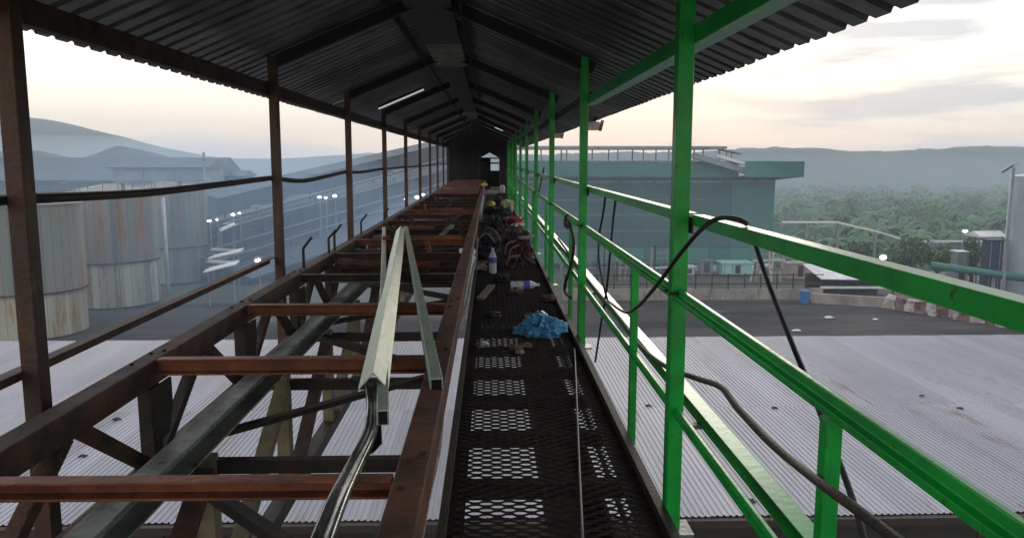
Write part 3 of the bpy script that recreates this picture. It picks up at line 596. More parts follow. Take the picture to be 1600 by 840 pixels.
bm = BM(); bar(bm, p2 + V((0, 0.5, 0.5)), p0 + V((0, 0, 0.5)), 0.5, 1.0); P_('kerb_block', bm, M['conc'], kb)
# litter in the yard
for px, py, s, lab in ((1295, 497, 0.5, 'flat white scrap lying on the black yard near the canopy'), (1368, 499, 0.28, 'small white scrap on the black yard below the canopy end'), (1245, 517, 0.4, 'pale scrap at the near side of the black yard')):
    bm = BM(); crumple(bm, (0, 0, 0), s, s * 0.6, s * 0.3, px, 2, 0.4); tag(link('litter', bm, M['white'], loc=at(px, py, Z=0.03)), lab, 'litter')

# pipe bridge, lamp poles, pipes
pb = empty('pipe_bridge', (50, 96, 0), 'thin pale pipe bridge sloping down in front of the palm plantation', 'pipe bridge')
ps = [at(1222, 347, Y=96), at(1308, 347, Y=96), at(1372, 362, Y=95), at(1422, 377, Y=94), at(1545, 377, Y=94)]
for a, b in zip(ps, ps[1:]):
    bm = BM(); bar(bm, a, b, 0.35, 0.22); P_('pipe', bm, M['white'] if b.z < 7 else M['grey'], pb)
for px, py, Y in ((1368, 362, 95), (1310, 349, 96), (1430, 380, 94), (1260, 349, 96)):
    q = at(px, py, Y=Y); bm = BM(); bar(bm, (q.x, q.y, -1.2), q, 0.28, 0.28, (0, 1, 0)); P_('support', bm, M['grey'], pb)
gpipe = empty('green_pipe', (58, 74, 0), 'green pipe crossing in front of the silver tank at far right', 'pipe')
a, b = at(1455, 414, Y=80), at(1640, 440, Y=74)
bm = BM(); tube(bm, [a, a.lerp(b, 0.5), b], 0.38, 12); P_('pipe', bm, M['teal'], gpipe, smooth=True)
for t in (0.15, 0.55, 0.9):
    q = a.lerp(b, t); bm = BM(); bar(bm, (q.x, q.y, 0), q, 0.25, 0.25, (0, 1, 0)); P_('support', bm, M['grey'], gpipe)
M['lamp'] = mat('lit_lamp', (1.0, 0.93, 0.80), emit=14)
M['lamp_blue'] = mat('lit_white_lamp', (0.85, 0.95, 1.0), emit=6)
def lamp(px, py, Y, lab, r=0.35, base=0.0, m='lamp', group=None):
    q = at(px, py, Y=Y); e = empty('yard_lamp', (q.x, q.y, base), lab, 'lamp', group)
    bm = BM(); bar(bm, (q.x, q.y + r + 0.15, base), (q.x, q.y + r + 0.15, q.z + 0.2), 0.14, 0.14, (0, 1, 0)); P_('pole', bm, M['grey'], e)
    bm = BM(); box(bm, q.x - r * 1.1, q.x + r * 1.1, q.y, q.y + r + 0.08, q.z + r * 0.8, q.z + r * 1.0); P_('hood', bm, M['grey'], e)
    bm = BM(); bmesh.ops.create_uvsphere(bm, u_segments=12, v_segments=8, radius=r); bmesh.ops.scale(bm, vec=(rng.uniform(0.9, 1.7), 0.7, rng.uniform(0.45, 0.8)), verts=bm.verts); bmesh.ops.translate(bm, verts=bm.verts, vec=q); P_('bulb', bm, M[m], e, smooth=True)
lamp(1380, 402, 92, 'lit yard lamp under the pipe bridge behind the green upper rail')
lamp(1508, 361, 95, 'small lit lamp in front of the palms near the silver tank', 0.22, m='lamp_blue')
# silver tank and its surroundings
M['silver'] = mat('silver_tank_sheet', (0.42, 0.43, 0.47), (0.32, 0.33, 0.37), 0.5, 0.4, 0.45, 0, stretch=(1, 1, 0.25))
YT = 76; xl = gp(1616, YT); rt = 5.2
st = empty('silo', (xl + rt, YT + rt * 0.6, 0), 'tall silver cylindrical tank at the right edge of the picture', 'tank')
zt = at(1580, 277, Y=YT).z; zz = 0.0; k = 0
while zz < zt - 0.1:
    z2 = min(zz + 2.1, zt); bm = BM(); lathe(bm, [(rt, zz + 0.03), (rt, z2 - 0.03)], 40, caps=False); link('shell_ring', bm, M['silver'], st, smooth=True)
    bm = BM(); lathe(bm, [(rt + 0.02, z2 - 0.035), (rt + 0.05, z2 - 0.03), (rt + 0.05, z2 + 0.03), (rt + 0.02, z2 + 0.035)], 40); link('seam', bm, M['silver'], st); zz = z2
bm = BM(); lathe(bm, [(rt + 0.06, zt + 0.04), (rt * 0.5, zt + 0.5), (0.3, zt + 0.8)], 40); link('roof', bm, M['silver'], st)
bm = BM(); px_ = gp(1572, YT - 1.5) - st.location.x; tube(bm, [(px_, -rt * 0.6 - 1.5, 0), (px_, -rt * 0.6 - 1.5, zt + 1.0), (px_ + 0.7, -rt * 0.6 - 0.8, zt + 1.4), (px_ + 2, 0, zt + 0.5)], 0.13, 8); link('vent_pipe', bm, M['grey'], st)
machine('container', 1544, 1567, 376, 428, 80, mat('dark_blue_paint', (0.02, 0.03, 0.06), None, 1, 0.6), 'dark blue container box left of the silver tank', 'container')
machine('shed', 1496, 1512, 394, 428, 84, M['grey'], 'small grey pump housing among the bushes left of the dark container', 'machine', M['white'])
sp = empty('shed_roof', (gp(1548, 86), 86, 0), 'small pale open shed roof above the dark blue container', 'shed')
x0, x1 = gp(1525, 86), gp(1568, 86); z1 = at(1000, 364, Y=86).z
bm = BM(); prof(bm, (x0, 87, z1 - 0.5), (x1, 87, z1 - 0.5), [(-1.5, -0.05), (1.5, -0.05), (1.5, 0.05), (0, 0.55), (-1.5, 0.05)]); P_('roof', bm, M['white'], sp)
for x in (x0 + 0.2, x1 - 0.2):
    bm = BM(); bar(bm, (x, 86, 0), (x, 86, z1 - 0.5), 0.15, 0.15, (0, 1, 0)); P_('post', bm, M['grey'], sp)

# ------------------------------------------------------------------ vegetation
M['palm'] = mat('palm_fronds', (0.030, 0.085, 0.022), (0.052, 0.120, 0.030), 0.15, 0.7, 0, 0, rnd=0.5)
M['palm_dk'] = mat('older_palm_fronds', (0.022, 0.060, 0.018), (0.042, 0.092, 0.028), 0.15, 0.7, 0, 0, rnd=0.5)
M['bark'] = mat('trunk_bark', (0.07, 0.055, 0.042), (0.04, 0.032, 0.026), 3, 0.9)
M['leaf'] = mat('broad_leaves', (0.045, 0.080, 0.025), (0.075, 0.115, 0.035), 0.8, 0.6, 0, 0, rnd=0.1)
def palm_crown(r, nf, seg=4, low=False):
    bm = BM()
    for k in range(nf):
        a = k * 2.39996 + r.uniform(-0.2, 0.2); lift = r.uniform(0.15, 1.25); ln = r.uniform(4.6, 6.8); wd = r.uniform(0.55, 1.0)
        d = V((math.cos(a), math.sin(a), 0)); s = V((-d.y, d.x, 0)); prev = None
        for i in range(seg + 1):
            t = i / seg; out = ln * (t - 0.16 * t * t) * math.cos(lift * (1 - 0.3 * t)); up = ln * (math.sin(lift) * t - 0.85 * t * t)
            c = d * out + V((0, 0, up)); hw = wd * (0.25 + 1.5 * t * (1 - t) * 2) * (1 if i < seg else 0.15)
            p = [bm.verts.new(c + s * hw - V((0, 0, hw * 0.45))), bm.verts.new(c), bm.verts.new(c - s * hw - V((0, 0, hw * 0.45)))]
            if prev:
                bm.faces.new((prev[0], prev[1], p[1], p[0])); bm.faces.new((prev[1], prev[2], p[2], p[1]))
            prev = p
    return bm
crowns = []
for q in range(5):
    crowns.append((palm_crown(random.Random(40 + q), 30), M['palm'] if q % 2 else M['palm_dk']))
pm = []
for bmc, mm in crowns:
    me = bpy.data.meshes.new('crown'); bmc.to_mesh(me); bmc.free(); me.materials.append(mm); pm.append(me)
bm = BM(); tube(bm, [(0, 0, -7.5), (0.1, 0, -4), (0, 0, 0.2)], 0.4, 8, [0.45, 0.36, 0.42]); tm = bpy.data.meshes.new('trunk'); bm.to_mesh(tm); bm.free(); tm.materials.append(M['bark'])
pl_pos = []
y = 128.0; r = random.Random(5)
while y < 520:
    x = 0.335 * y + r.uniform(0, 6)
    while x < 0.72 * y + 8:
        pl_pos.append((x + r.uniform(-2.2, 2.2), y + r.uniform(-2.2, 2.2))); x += 9.4
    y += 8.4
far = []
pl_pos.sort(key=lambda p: p[1])
for i, (x, y) in enumerate(pl_pos):
    z = gz(x, y) + 7.0 + r.uniform(-2.0, 2.4); s = r.uniform(0.75, 1.25)
    if i >= 295: far.append((x, y, z, s, r.uniform(0, 6.28))); continue
    e = empty('oil_palm', (x, y, gz(x, y)), 'feathery oil palm standing in the hazy plantation beyond the factory', 'palm tree', 'oil palms of the plantation')
    for nm, me in (('crown', pm[i % 5]), ('trunk', tm)):
        if nm == 'trunk' and i > 90: continue
        o = bpy.data.objects.new(nm, me); COL.objects.link(o); o.parent = e; o.location = (0, 0, z - gz(x, y)); o.rotation_euler = (0, 0, r.uniform(0, 6.28))
        if nm == 'crown': o.scale = (s, s, s * r.uniform(0.85, 1.1))
bm = BM()
for x, y, z, s, ro in far:
    rr = random.Random(int(x * 7 + y)); c = palm_crown(rr, 13, 2)
    me = bpy.data.meshes.new('tmp'); bmesh.ops.transform(c, matrix=Matrix.Translation((x, y, z)) @ Matrix.Rotation(ro, 4, 'Z') @ Matrix.Scale(s * 1.12, 4), verts=c.verts); c.to_mesh(me); c.free(); bm.from_mesh(me); bpy.data.meshes.remove(me)
tag(link('plantation', bm, M['palm_dk']), kind='stuff')
def tree(px, py_top, py_base, Y, wpx, lab, seed, base=0.0):
    r = random.Random(seed); x = gp(px, Y); zt = at(1000, py_top, Y=Y).z; rad = wpx / 2 / FPX * Y
    e = empty('tree', (x, Y, base), lab, 'tree'); h = zt - base
    bm = BM(); tube(bm, [(0, 0, 0), (0.1, 0.05, h * 0.35), (0, 0, h * 0.75)], 0.2, 8, [0.26, 0.18, 0.07])
    cl = []
    for k in range(9):
        a = r.uniform(0, 6.28); rr = rad * r.uniform(0.2, 0.8); c = V((math.cos(a) * rr, math.sin(a) * rr, h * r.uniform(0.4, 0.88))); cl.append((c, rad * r.uniform(0.35, 0.6)))
        tube(bm, [(0.05, 0.02, h * 0.3), c * 0.6 + V((0, 0, h * 0.1)), c], 0.05, 5, [0.09, 0.06, 0.03])
    link('trunk', bm, M['bark'], e)
    bm = BM()
    for c, cr_ in cl:
        for k in range(130):
            d = V((r.gauss(0, 1), r.gauss(0, 1), r.gauss(0, 0.8))).normalized() * cr_ * r.uniform(0.5, 1.05); q = c + d
            if q.z > h: q.z = h - r.uniform(0, 0.3)
            s = r.uniform(0.12, 0.24); n1 = V((r.uniform(-1, 1), r.uniform(-1, 1), r.uniform(-0.6, 1))).normalized(); t = n1.orthogonal().normalized(); u = n1.cross(t)
            bm.faces.new([bm.verts.new(q + t * s), bm.verts.new(q + u * s * 0.6), bm.verts.new(q - t * s), bm.verts.new(q - u * s * 0.6)])
    link('crown', bm, M['leaf'], e)
tree(1425, 372, 415, 90, 70, 'round leafy tree right of the lit yard lamp', 1)
tree(1465, 380, 420, 89, 60, 'bushy green tree between the yard lamp and the pump housing', 2)
tree(1520, 374, 425, 87, 46, 'light green bush left of the dark blue container', 3)
tree(1395, 388, 412, 93, 44, 'low dark bush just right of the yard lamp pole', 4)
tree(1345, 380, 410, 99, 60, 'low bushy tree under the sloping pipe bridge', 5)

for i, (px, py, Y, wd) in enumerate(((1245, 330, 190, 60), (1330, 300, 230, 50), (1440, 318, 205, 56), (1505, 296, 250, 44), (1290, 352, 160, 60))):
    tree(px, py, 430, Y, wd, ('tall broad tree among the palms just right of the factory hall', 'rounded tree rising above the palms in the middle of the plantation', 'broad tree among the palms above the bend of the pipe bridge', 'far rounded tree in the plantation left of the silver tank', 'dark bushy tree at the near edge of the plantation behind the pipe bridge')[i], 20 + i, base=-11.0)
# ------------------------------------------------------------------ left side: tanks, sheds, conveyors
def tankmat(name, c1, c2, c3):
    return mat(name, c1, c2, 0.32, 0.65, 0, 0, c3=c3, c3lo=0.53, fine=0.75, stretch=(1.3, 1.3, 0.22), rnd=0.14)
M['tk'] = [tankmat('stained_cream_sheet', (0.40, 0.385, 0.30), (0.27, 0.25, 0.19), (0.30, 0.15, 0.045)),
           tankmat('rust_streaked_sheet', (0.20, 0.185, 0.165), (0.23, 0.15, 0.11), (0.26, 0.11, 0.045)),
           tankmat('grey_green_sheet', (0.17, 0.19, 0.17), (0.22, 0.20, 0.165), (0.24, 0.115, 0.05)),
           tankmat('yellow_stained_sheet', (0.44, 0.37, 0.14), (0.30, 0.25, 0.13), (0.22, 0.12, 0.05))]
def plate(rad, z0, z1, da):
    bm = BM(); n = 5; a = []
    for i in range(n + 1):
        t = (i / n - 0.5) * da * 0.965; a.append([bm.verts.new((rad * math.cos(t), rad * math.sin(t), z)) for z in (z0, z1)])
    for p, q in zip(a, a[1:]): bm.faces.new((p[0], q[0], q[1], p[1]))
    return bm
NPL = 36; da = 2 * math.pi / NPL; TR = 4.25
srcs = {}
def tank(px, Y, lab, pick, zsplit, ztop, group='stained storage tanks'):
    x = at(px, 400, Y=Y).x; e = empty('storage_tank', (x, Y, 0), lab, 'tank', group); r = random.Random(px)
    for row, (rad, z0, z1) in enumerate(((TR - 0.12, 0.2, zsplit - 0.15), (TR, zsplit, ztop))):
        for k in range(NPL):
            mi = r.choice(pick[row]); key = (row, mi, round(z1, 2), round(z0, 2))
            if key not in srcs:
                o = link('shell_plate', plate(rad, z0, z1, da), M['tk'][mi], e); srcs[key] = o
            else: o = child('shell_plate', srcs[key], e)
            o.parent = e; o.rotation_euler = (0, 0, k * da)
    bm = BM(); lathe(bm, [(TR - 0.25, 0), (TR - 0.25, ztop - 0.1)], NPL); link('core', bm, M['rust_dark'], e)
    bm = BM(); lathe(bm, [(TR - 0.1, zsplit - 0.14), (TR + 0.12, zsplit - 0.12), (TR + 0.12, zsplit - 0.02), (TR - 0.1, zsplit - 0.01)], 40); link('rim', bm, M['rust'], e)
    bm = BM(); lathe(bm, [(TR + 0.12, ztop), (TR + 0.12, ztop + 0.12), (TR * 0.5, ztop + 0.6), (0.4, ztop + 1.0)], NPL); link('roof', bm, M['tk'][2], e)
    bm = BM(); tube(bm, [(TR * 0.6, -TR * 0.6, ztop + 0.3), (TR * 0.6, -TR * 0.6, ztop + 1.1)], 0.2, 10); link('vent', bm, M['grey'], e)
    bm = BM()
    for k in range(20):
        a = k * 2 * math.pi / 20; p = V((TR * math.cos(a), TR * math.sin(a), ztop + 0.1)); bar(bm, p, p + V((0, 0, 1.0)), 0.05, 0.05, (0, 1, 0))
    tube(bm, [(TR * math.cos(k * math.pi / 20), TR * math.sin(k * math.pi / 20), ztop + 1.1) for k in range(41)], 0.035, 5); link('top_railing', bm, M['grey'], e)
    bm = BM(); a = R(-62)
    for s in (-0.2, 0.2): bar(bm, ((TR + 0.3) * math.cos(a) + s, (TR + 0.3) * math.sin(a), 0), ((TR + 0.3) * math.cos(a) + s, (TR + 0.3) * math.sin(a), ztop), 0.06, 0.06, (0, 1, 0))
    for i in range(20): bar(bm, ((TR + 0.3) * math.cos(a) - 0.2, (TR + 0.3) * math.sin(a), 0.4 + i * 0.5), ((TR + 0.3) * math.cos(a) + 0.2, (TR + 0.3) * math.sin(a), 0.4 + i * 0.5), 0.04, 0.04)
    link('ladder', bm, M['grey'], e)
tank(43, 66, 'rust streaked round tank nearest the brown post at far left', ([0, 0, 0, 3], [2, 2, 1, 2]), 3.9, 10.9)
tank(178, 80, 'broad stained round tank with a pale lower band, second from the left', ([0, 0, 0, 2], [2, 2, 2, 1]), 4.6, 11.2)
tank(268, 95, 'round tank with yellow stained plates, third from the left', ([0, 2, 2], [2, 2, 3, 2]), 4.4, 11.0)
# pipe stacks between tanks
for px, Y, py0, lab in ((253, 84, 292, 'pale upright pipe right of the broad stained tank'), (318, 108, 238, 'tall thin mast standing behind the third tank'), (298, 99, 300, 'slender grey pipe stack beside the yellow stained tank')):
    q = at(px, py0, Y=Y); bm = BM(); e = empty('pipe_stack', (q.x, Y, 0), lab, 'pipe')
    tube(bm, [(0, 0, 0), (0, 0, q.z)], 0.22 if px != 318 else 0.16, 10); link('pipe', bm, M['white'] if px == 253 else M['grey'], e, smooth=True)
    bm = BM(); lathe(bm, [(0.3, q.z - 1.0), (0.36, q.z - 0.97), (0.36, q.z - 0.85), (0.3, q.z - 0.82)], 12); link('flange', bm, M['grey'], e)
M['slate'] = mat('blue_grey_sheet', (0.028, 0.036, 0.050), (0.050, 0.060, 0.078), 0.15, 0.6, 0, 0, stretch=(0.3, 0.3, 2))
M['slate2'] = mat('paler_blue_grey_sheet', (0.066, 0.078, 0.098), (0.045, 0.054, 0.07), 0.2, 0.6)
def shed(name, px0, px1, py_eave, py_ridge, Y, depth, m, rm, lab, cat='building', cols=9):
    x0, x1 = at(px0, 260, Y=Y).x, at(px1, 260, Y=Y).x; ze, zr = at(300, py_eave, Y=Y).z, at(300, py_ridge, Y=Y + depth / 2).z
    e = empty(name, ((x0 + x1) / 2, Y, 0), lab, cat)
    n = max(3, int((x1 - x0) / 4))
    for i in range(n):
        a = x0 + (x1 - x0) * i / n; b = x0 + (x1 - x0) * (i + 1) / n
        bm = BM(); box(bm, a, b - 0.1, Y + 0.04 * (i % 2), Y + 0.3, 0, ze - 0.1); P_('wall_panel', bm, m, e)
    bm = BM(); box(bm, x0 + 0.1, x1 - 0.2, Y + 0.35, Y + depth, 0, ze - 0.15); P_('hall', bm, m, e)
    bm = BM(); zb = ze; prof(bm, (x0 - 0.5, Y + depth / 2, zb), (x1 + 0.5, Y + depth / 2, zb), [(-depth / 2 - 0.6, -0.08), (depth / 2 + 0.6, -0.08), (depth / 2 + 0.6, 0.08), (0, max(0.3, zr - zb)), (-depth / 2 - 0.6, 0.08)]); P_('roof', bm, rm, e)
    for i in range(n):
        a = x0 + (x1 - x0) * (i + 0.25) / n; bm = BM(); box(bm, a, a + (x1 - x0) / n * 0.45, Y - 0.05, Y + 0.02 - 0.03, ze * 0.62, ze * 0.82); P_('window', bm, M['white'] if i % 3 else M['grey'], e)
    return e
shed('process_building', -140, 330, 282, 246, 125, 16, M['slate'], M['slate2'], 'long hazy process hall with a low roof behind the stained tanks')
shed('process_building', 175, 322, 262, 247, 118, 8, M['grey'], M['slate2'], 'grey flat topped building behind the third tank beside the mast')
# inclined conveyors seen through the smoke
def incline(a, b, wd, hh, lab, nseg=14):
    e = empty('inclined_conveyor', (a.x, a.y, 0), lab, 'conveyor')
    for i in range(nseg):
        p, q = a.lerp(b, i / nseg), a.lerp(b, (i + 0.985) / nseg)
        bm = BM(); bar(bm, p, q, wd, hh); P_('side_panel', bm, M['slate'] if i % 3 else M['slate2'], e)
        bm = BM(); prof(bm, p + V((0, 0, hh / 2)), q + V((0, 0, hh / 2)), [(-wd / 2 - 0.3, 0.02), (wd / 2 + 0.3, 0.02), (wd / 2 + 0.3, 0.12), (0, 0.8), (-wd / 2 - 0.3, 0.12)]); P_('roof_sheet', bm, M['slate'] if i % 4 else M['slate2'], e)
        if i % 3 == 1:
            bm = BM(); m_ = (p + q) / 2; bar(bm, (m_.x - wd / 3, m_.y, 0), (m_.x, m_.y, m_.z - hh / 2), 0.35, 0.35, (0, 1, 0)); bar(bm, (m_.x + wd / 3, m_.y, 0), (m_.x, m_.y, m_.z - hh / 2), 0.35, 0.35, (0, 1, 0)); P_('trestle', bm, M['slate'], e)
incline(at(318, 333, Y=112), at(706, 232, Y=185), 5, 4.0, 'upper inclined conveyor gallery rising through the smoke behind the left posts')
incline(at(330, 372, Y=100), at(712, 268, Y=170), 5, 3.6, 'lower inclined conveyor gallery rising through the smoke behind the left posts')
hall = empty('long_hall', (-20, 130, 0), 'long blue grey shed roof below the inclined conveyors', 'building')
pa, pb_ = at(330, 432, Y=93), at(735, 300, Y=160)
for i in range(16):
    p, q = pa.lerp(pb_, i / 16), pa.lerp(pb_, (i + 0.985) / 16)
    bm = BM(); prof(bm, p, q, [(-8, -0.1), (6, -0.1), (6, 0.1), (-1, 2.2), (-8, 0.1)]); P_('roof_sheet', bm, M['slate'] if i % 4 else M['slate2'], hall)
    bm = BM(); prof(bm, V((p.x, p.y, p.z / 2 - 0.1)), V((q.x, q.y, q.z / 2 - 0.1)), [(-5.8, -min(p.z, q.z) / 2), (5.6, -min(p.z, q.z) / 2), (5.6, min(p.z, q.z) / 2), (-5.8, min(p.z, q.z) / 2)]); P_('wall_panel', bm, M['slate'], hall)
r_ = random.Random(77)
for k, (qa, qb, lab) in enumerate(((( 325, 352, 96), (708, 246, 168), 'thin pipe run climbing just above the lower inclined conveyor'), ((330, 392, 92), (716, 281, 160), 'dark pipe run below the lower inclined conveyor'), ((322, 318, 118), (700, 238, 190), 'thin walkway line above the upper inclined conveyor'), ((335, 362, 94), (712, 262, 165), 'pipe run between the two inclined conveyors'), ((332, 412, 90), (722, 292, 158), 'dark pipe rack over the long shed roof'))):
    a, b = at(qa[0], qa[1], Y=qa[2]), at(qb[0], qb[1], Y=qb[2]); e = empty('pipe_run', (a.x, a.y, 0), lab, 'pipe run')
    for off in ((0, 0), (0.5, 0.35), (-0.4, -0.6)):
        bm = BM(); bar(bm, a + V((off[0], 0, off[1])), b + V((off[0], 0, off[1])), 0.22, 0.2); P_('pipe', bm, M['slate'] if off[0] <= 0 else M['grey'], e)
    for i in range(12):
        q = a.lerp(b, (i + 0.5) / 12); bm = BM(); bar(bm, (q.x, q.y, 0), (q.x, q.y, q.z + r_.uniform(0.2, 1.4)), 0.22, 0.22, (0, 1, 0)); P_('support', bm, M['slate'], e)
for k, (px, py, Y, wd, hh, lab) in enumerate(((420, 352, 110, 5, 3.5, 'dark boxy plant house on the lower conveyor, left of the second brown post'), (480, 330, 122, 6, 3.0, 'dark boxy plant house between the second and third brown posts'), (345, 300, 130, 7, 5.0, 'dark transfer tower where the upper conveyor starts, beside the mast'), (600, 283, 150, 6, 3.5, 'dark boxy plant house between the third and fourth brown posts'))):
    q = at(px, py, Y=Y); e = empty('plant_house', (q.x, Y, 0), lab, 'building')
    bm = BM(); box(bm, q.x - wd / 2, q.x + wd / 2, Y, Y + wd, 0, q.z + hh / 2); P_('wall', bm, M['slate'], e)
    bm = BM(); prof(bm, (q.x - wd / 2 - 0.4, Y + wd / 2, q.z + hh / 2), (q.x + wd / 2 + 0.4, Y + wd / 2, q.z + hh / 2), [(-wd / 2 - 0.4, 0.01), (wd / 2 + 0.4, 0.01), (wd / 2 + 0.4, 0.15), (0, 1.0), (-wd / 2 - 0.4, 0.15)]); P_('roof', bm, M['slate2'], e)
    for i in range(3):
        bm = BM(); x = q.x - wd / 2 + wd * (i + 0.3) / 3; box(bm, x, x + wd * 0.16, Y - 0.06, Y - 0.01, q.z - 0.2, q.z + 0.7); P_('window', bm, M['white'] if (i + k) % 3 == 0 else M['grey'], e)
# lamps and white roofs among them
for px, py, Y, rr, lab in ((327, 345, 92, 0.2, 'leftmost white lamp in the smoke, just right of the third tank'), (339, 343, 93, 0.14, 'faint white lamp close beside the leftmost smoke lamp'),
                           (364, 335, 94, 0.18, 'white lamp in the smoke, left one of the pair before the second brown post'), (374, 333, 95, 0.16, 'white lamp in the smoke, right one of the pair before the second brown post'),
                           (499, 308, 108, 0.18, 'left lamp of the three between the second and third brown posts'), (509, 309, 109, 0.18, 'middle lamp of the three between the second and third brown posts'), (523, 306, 110, 0.24, 'right and largest lamp of the three between the second and third brown posts'),
                           (634, 311, 120, 0.22, 'white lamp low in the smoke just right of the fourth brown post'), (652, 308, 122, 0.3, 'bright white lamp low in the smoke beside the fifth brown post'), (660, 304, 124, 0.26, 'white lamp low in the smoke right of the fifth brown post')):
    lamp(px, py, Y, lab, rr, m='lamp_blue', group='white lamps in the smoke')
lamp(403, 407, 78, 'bright warm lamp shining just above the brown lower rail on the left', 0.34)
for px, py, Y, wd, lab in ((352, 398, 84, 3.2, 'white sheet roof of a small lean-to above the brown lower rail'), (345, 418, 78, 3.0, 'lower white lean-to roof close behind the brown lower rail'), (354, 356, 92, 1.6, 'small pale hood under the smoking conveyor')):
    q = at(px, py, Y=Y); e = empty('lean_to', (q.x, Y, 0), lab, 'shed')
    bm = BM(); bar(bm, q + V((-wd / 2, 0, -0.25)), q + V((wd / 2, 0.6, 0.45)), 3.4, 0.12); P_('roof', bm, M['white'], e)
    bm = BM(); bar(bm, q + V((-wd * 0.7, 2.4, 0.35)), q + V((wd * 0.3, 2.6, 0.1)), 2.0, 0.1); P_('roof', bm, M['conc'], e)
    for s in (-0.42, 0.42):
        bm = BM(); bar(bm, (q.x + s * wd, Y, 0), (q.x + s * wd, Y, q.z), 0.15, 0.15, (0, 1, 0)); P_('post', bm, M['grey'], e)

# ------------------------------------------------------------------ loose things on the truss
zt_ = ZT + 0.075
def on_truss(px, py, dz=0.0): return at(px, py, Z=zt_ + dz)
def tube_sec(w, h, t): return rect(w, h)
# inverted angle
a, b = on_truss(583, 594, 0.05), on_truss(626, 357, 0.05)
bm = BM(); prof(bm, a, b, [(-0.062, -0.035), (-0.055, -0.035), (0.0, 0.026), (0.055, -0.035), (0.062, -0.035), (0, 0.036)])
tag(link('steel_angle', bm, M['galv'], bevel=0.001), 'wide pale galvanised angle lying ridge up across the truss beams', 'steel angle', 'pale steel sections lying on the truss')
def hollow(name, a, b, w, h, lab):
    e = empty(name, a, lab, 'steel tube', 'pale steel sections lying on the truss')
    bm = BM(); bar(bm, a, b, w, h); P_('tube', bm, M['galv'], e, 0.004)
    d = (a - b).normalized(); bm = BM(); bar(bm, a + d * 0.001, a + d * 0.004, w - 0.012, h - 0.012); P_('open_end', bm, M['black_sheet'], e)
hollow('steel_tube', on_truss(598, 652, 0.0), on_truss(600, 358, 0.0), 0.045, 0.06, 'slim pale square tube lying beside the wide galvanised angle')
hollow('steel_tube', on_truss(682, 602, 0.0), on_truss(634, 357, 0.0), 0.055, 0.065, 'pale square tube lying slanted toward the right chord')
# bent bright strip
pts = [on_truss(580, 606, 0.0), on_truss(583, 640, -0.02), on_truss(578, 676, -0.05), on_truss(556, 722, -0.04), on_truss(530, 775, 0.0), on_truss(508, 830, 0.0), on_truss(490, 880, 0.0)]
bm = BM(); C = cat_rom(pts, 7); prev = None
for i, q in enumerate(C):
    d = (C[min(i + 1, len(C) - 1)] - C[max(i - 1, 0)]).normalized(); sd_ = d.cross(V((0, 0, 1))).normalized(); t = i / (len(C) - 1); wd = 0.022 + 0.006 * t
    ring = [bm.verts.new(q + sd_ * x * wd + V((0, 0, z))) for x, z in ((-1, -0.012), (-1.1, 0.006), (-0.75, 0.016), (-0.3, 0.004), (0.3, 0.004), (0.75, 0.016), (1.1, 0.006), (1, -0.012))]
    if prev:
        for k in range(8): bm.faces.new((prev[k], prev[(k + 1) % 8], ring[(k + 1) % 8], ring[k]))
    prev = ring
tag(link('steel_strip', bm, M['chrome'], smooth=True), 'bent bright worn steel strip running toward the camera over the cross beams', 'steel strip')
wv = [on_truss(570, 596, -0.03), on_truss(594, 598, -0.03), on_truss(597, 690, -0.10), on_truss(584, 704, -0.12), on_truss(560, 716, -0.06), on_truss(574, 660, -0.05)]
bm = BM(); f = bm.faces.new([bm.verts.new(q) for q in wv]); g2 = bmesh.ops.extrude_face_region(bm, geom=[f])
for q in g2['geom']:
    if isinstance(q, bmesh.types.BMVert): q.co.z -= 0.006
tag(link('torn_sheet', bm, M['web']), 'dark torn steel sheet hanging under the end of the wide galvanised angle', 'steel sheet')
# pale rope along the gap
gp_pts = [at(px, py, X=x) for px, py, x in ((746, 372, -0.20), (744, 402, -0.21), (737, 430, -0.21), (731, 466, -0.215), (722, 500, -0.22), (709, 530, -0.24), (700, 572, -0.22), (690, 640, -0.225), (684, 700, -0.20), (668, 770, -0.22), (655, 840, -0.22))]
bm = BM(); tube(bm, cat_rom(gp_pts, 4), 0.014, 6, None); tag(link('rope', bm, M['rope'], smooth=True), 'pale frayed rope trailing along the gap between truss and walkway', 'rope')
bm = BM(); tube(bm, cat_rom([at(898, 545, Z=W + 0.015), at(901, 620, Z=W + 0.03), at(905, 720, Z=W + 0.012), at(911, 850, Z=W + 0.02)], 5), 0.006, 6); tag(link('wire', bm, M['wire'], smooth=True), 'thin grey wire lying lengthwise on the black walkway', 'wire')

# ------------------------------------------------------------------ hoses and cables on the guardrail
def cable(name, pts, r, m, lab, cat='cable', sub=6, n=10, group=None):
    bm = BM(); tube(bm, cat_rom(pts, sub), r, n); return tag(link(name, bm, m, smooth=True), lab, cat, group)
xo = XR + 0.075
cable('hose', [at(1168, 350, X=xo), at(1150, 342, X=xo - 0.03), at(1120, 342, X=xo - 0.06), at(1092, 362, X=0.775), at(1060, 400, X=0.75), at(1025, 447, X=0.75), at(995, 480, X=0.77), at(975, 487, X=0.86), at(950, 470, X=0.92)], 0.009, M['rubber'], 'black hose arching over the green upper rail beside the tall green post', 'hose')
cable('hose', [at(1172, 352, X=xo + 0.05), at(1180, 380, X=xo + 0.065), at(1200, 440, X=xo + 0.07), at(1235, 530, X=xo + 0.06), at(1268, 610, X=xo + 0.05), at(1295, 680, X=xo + 0.04), at(1322, 750, X=xo + 0.04), at(1345, 820, X=xo + 0.05), at(1360, 880, X=xo + 0.05)], 0.0085, M['rubber'], 'black hose hanging straight down from the green upper rail', 'hose')
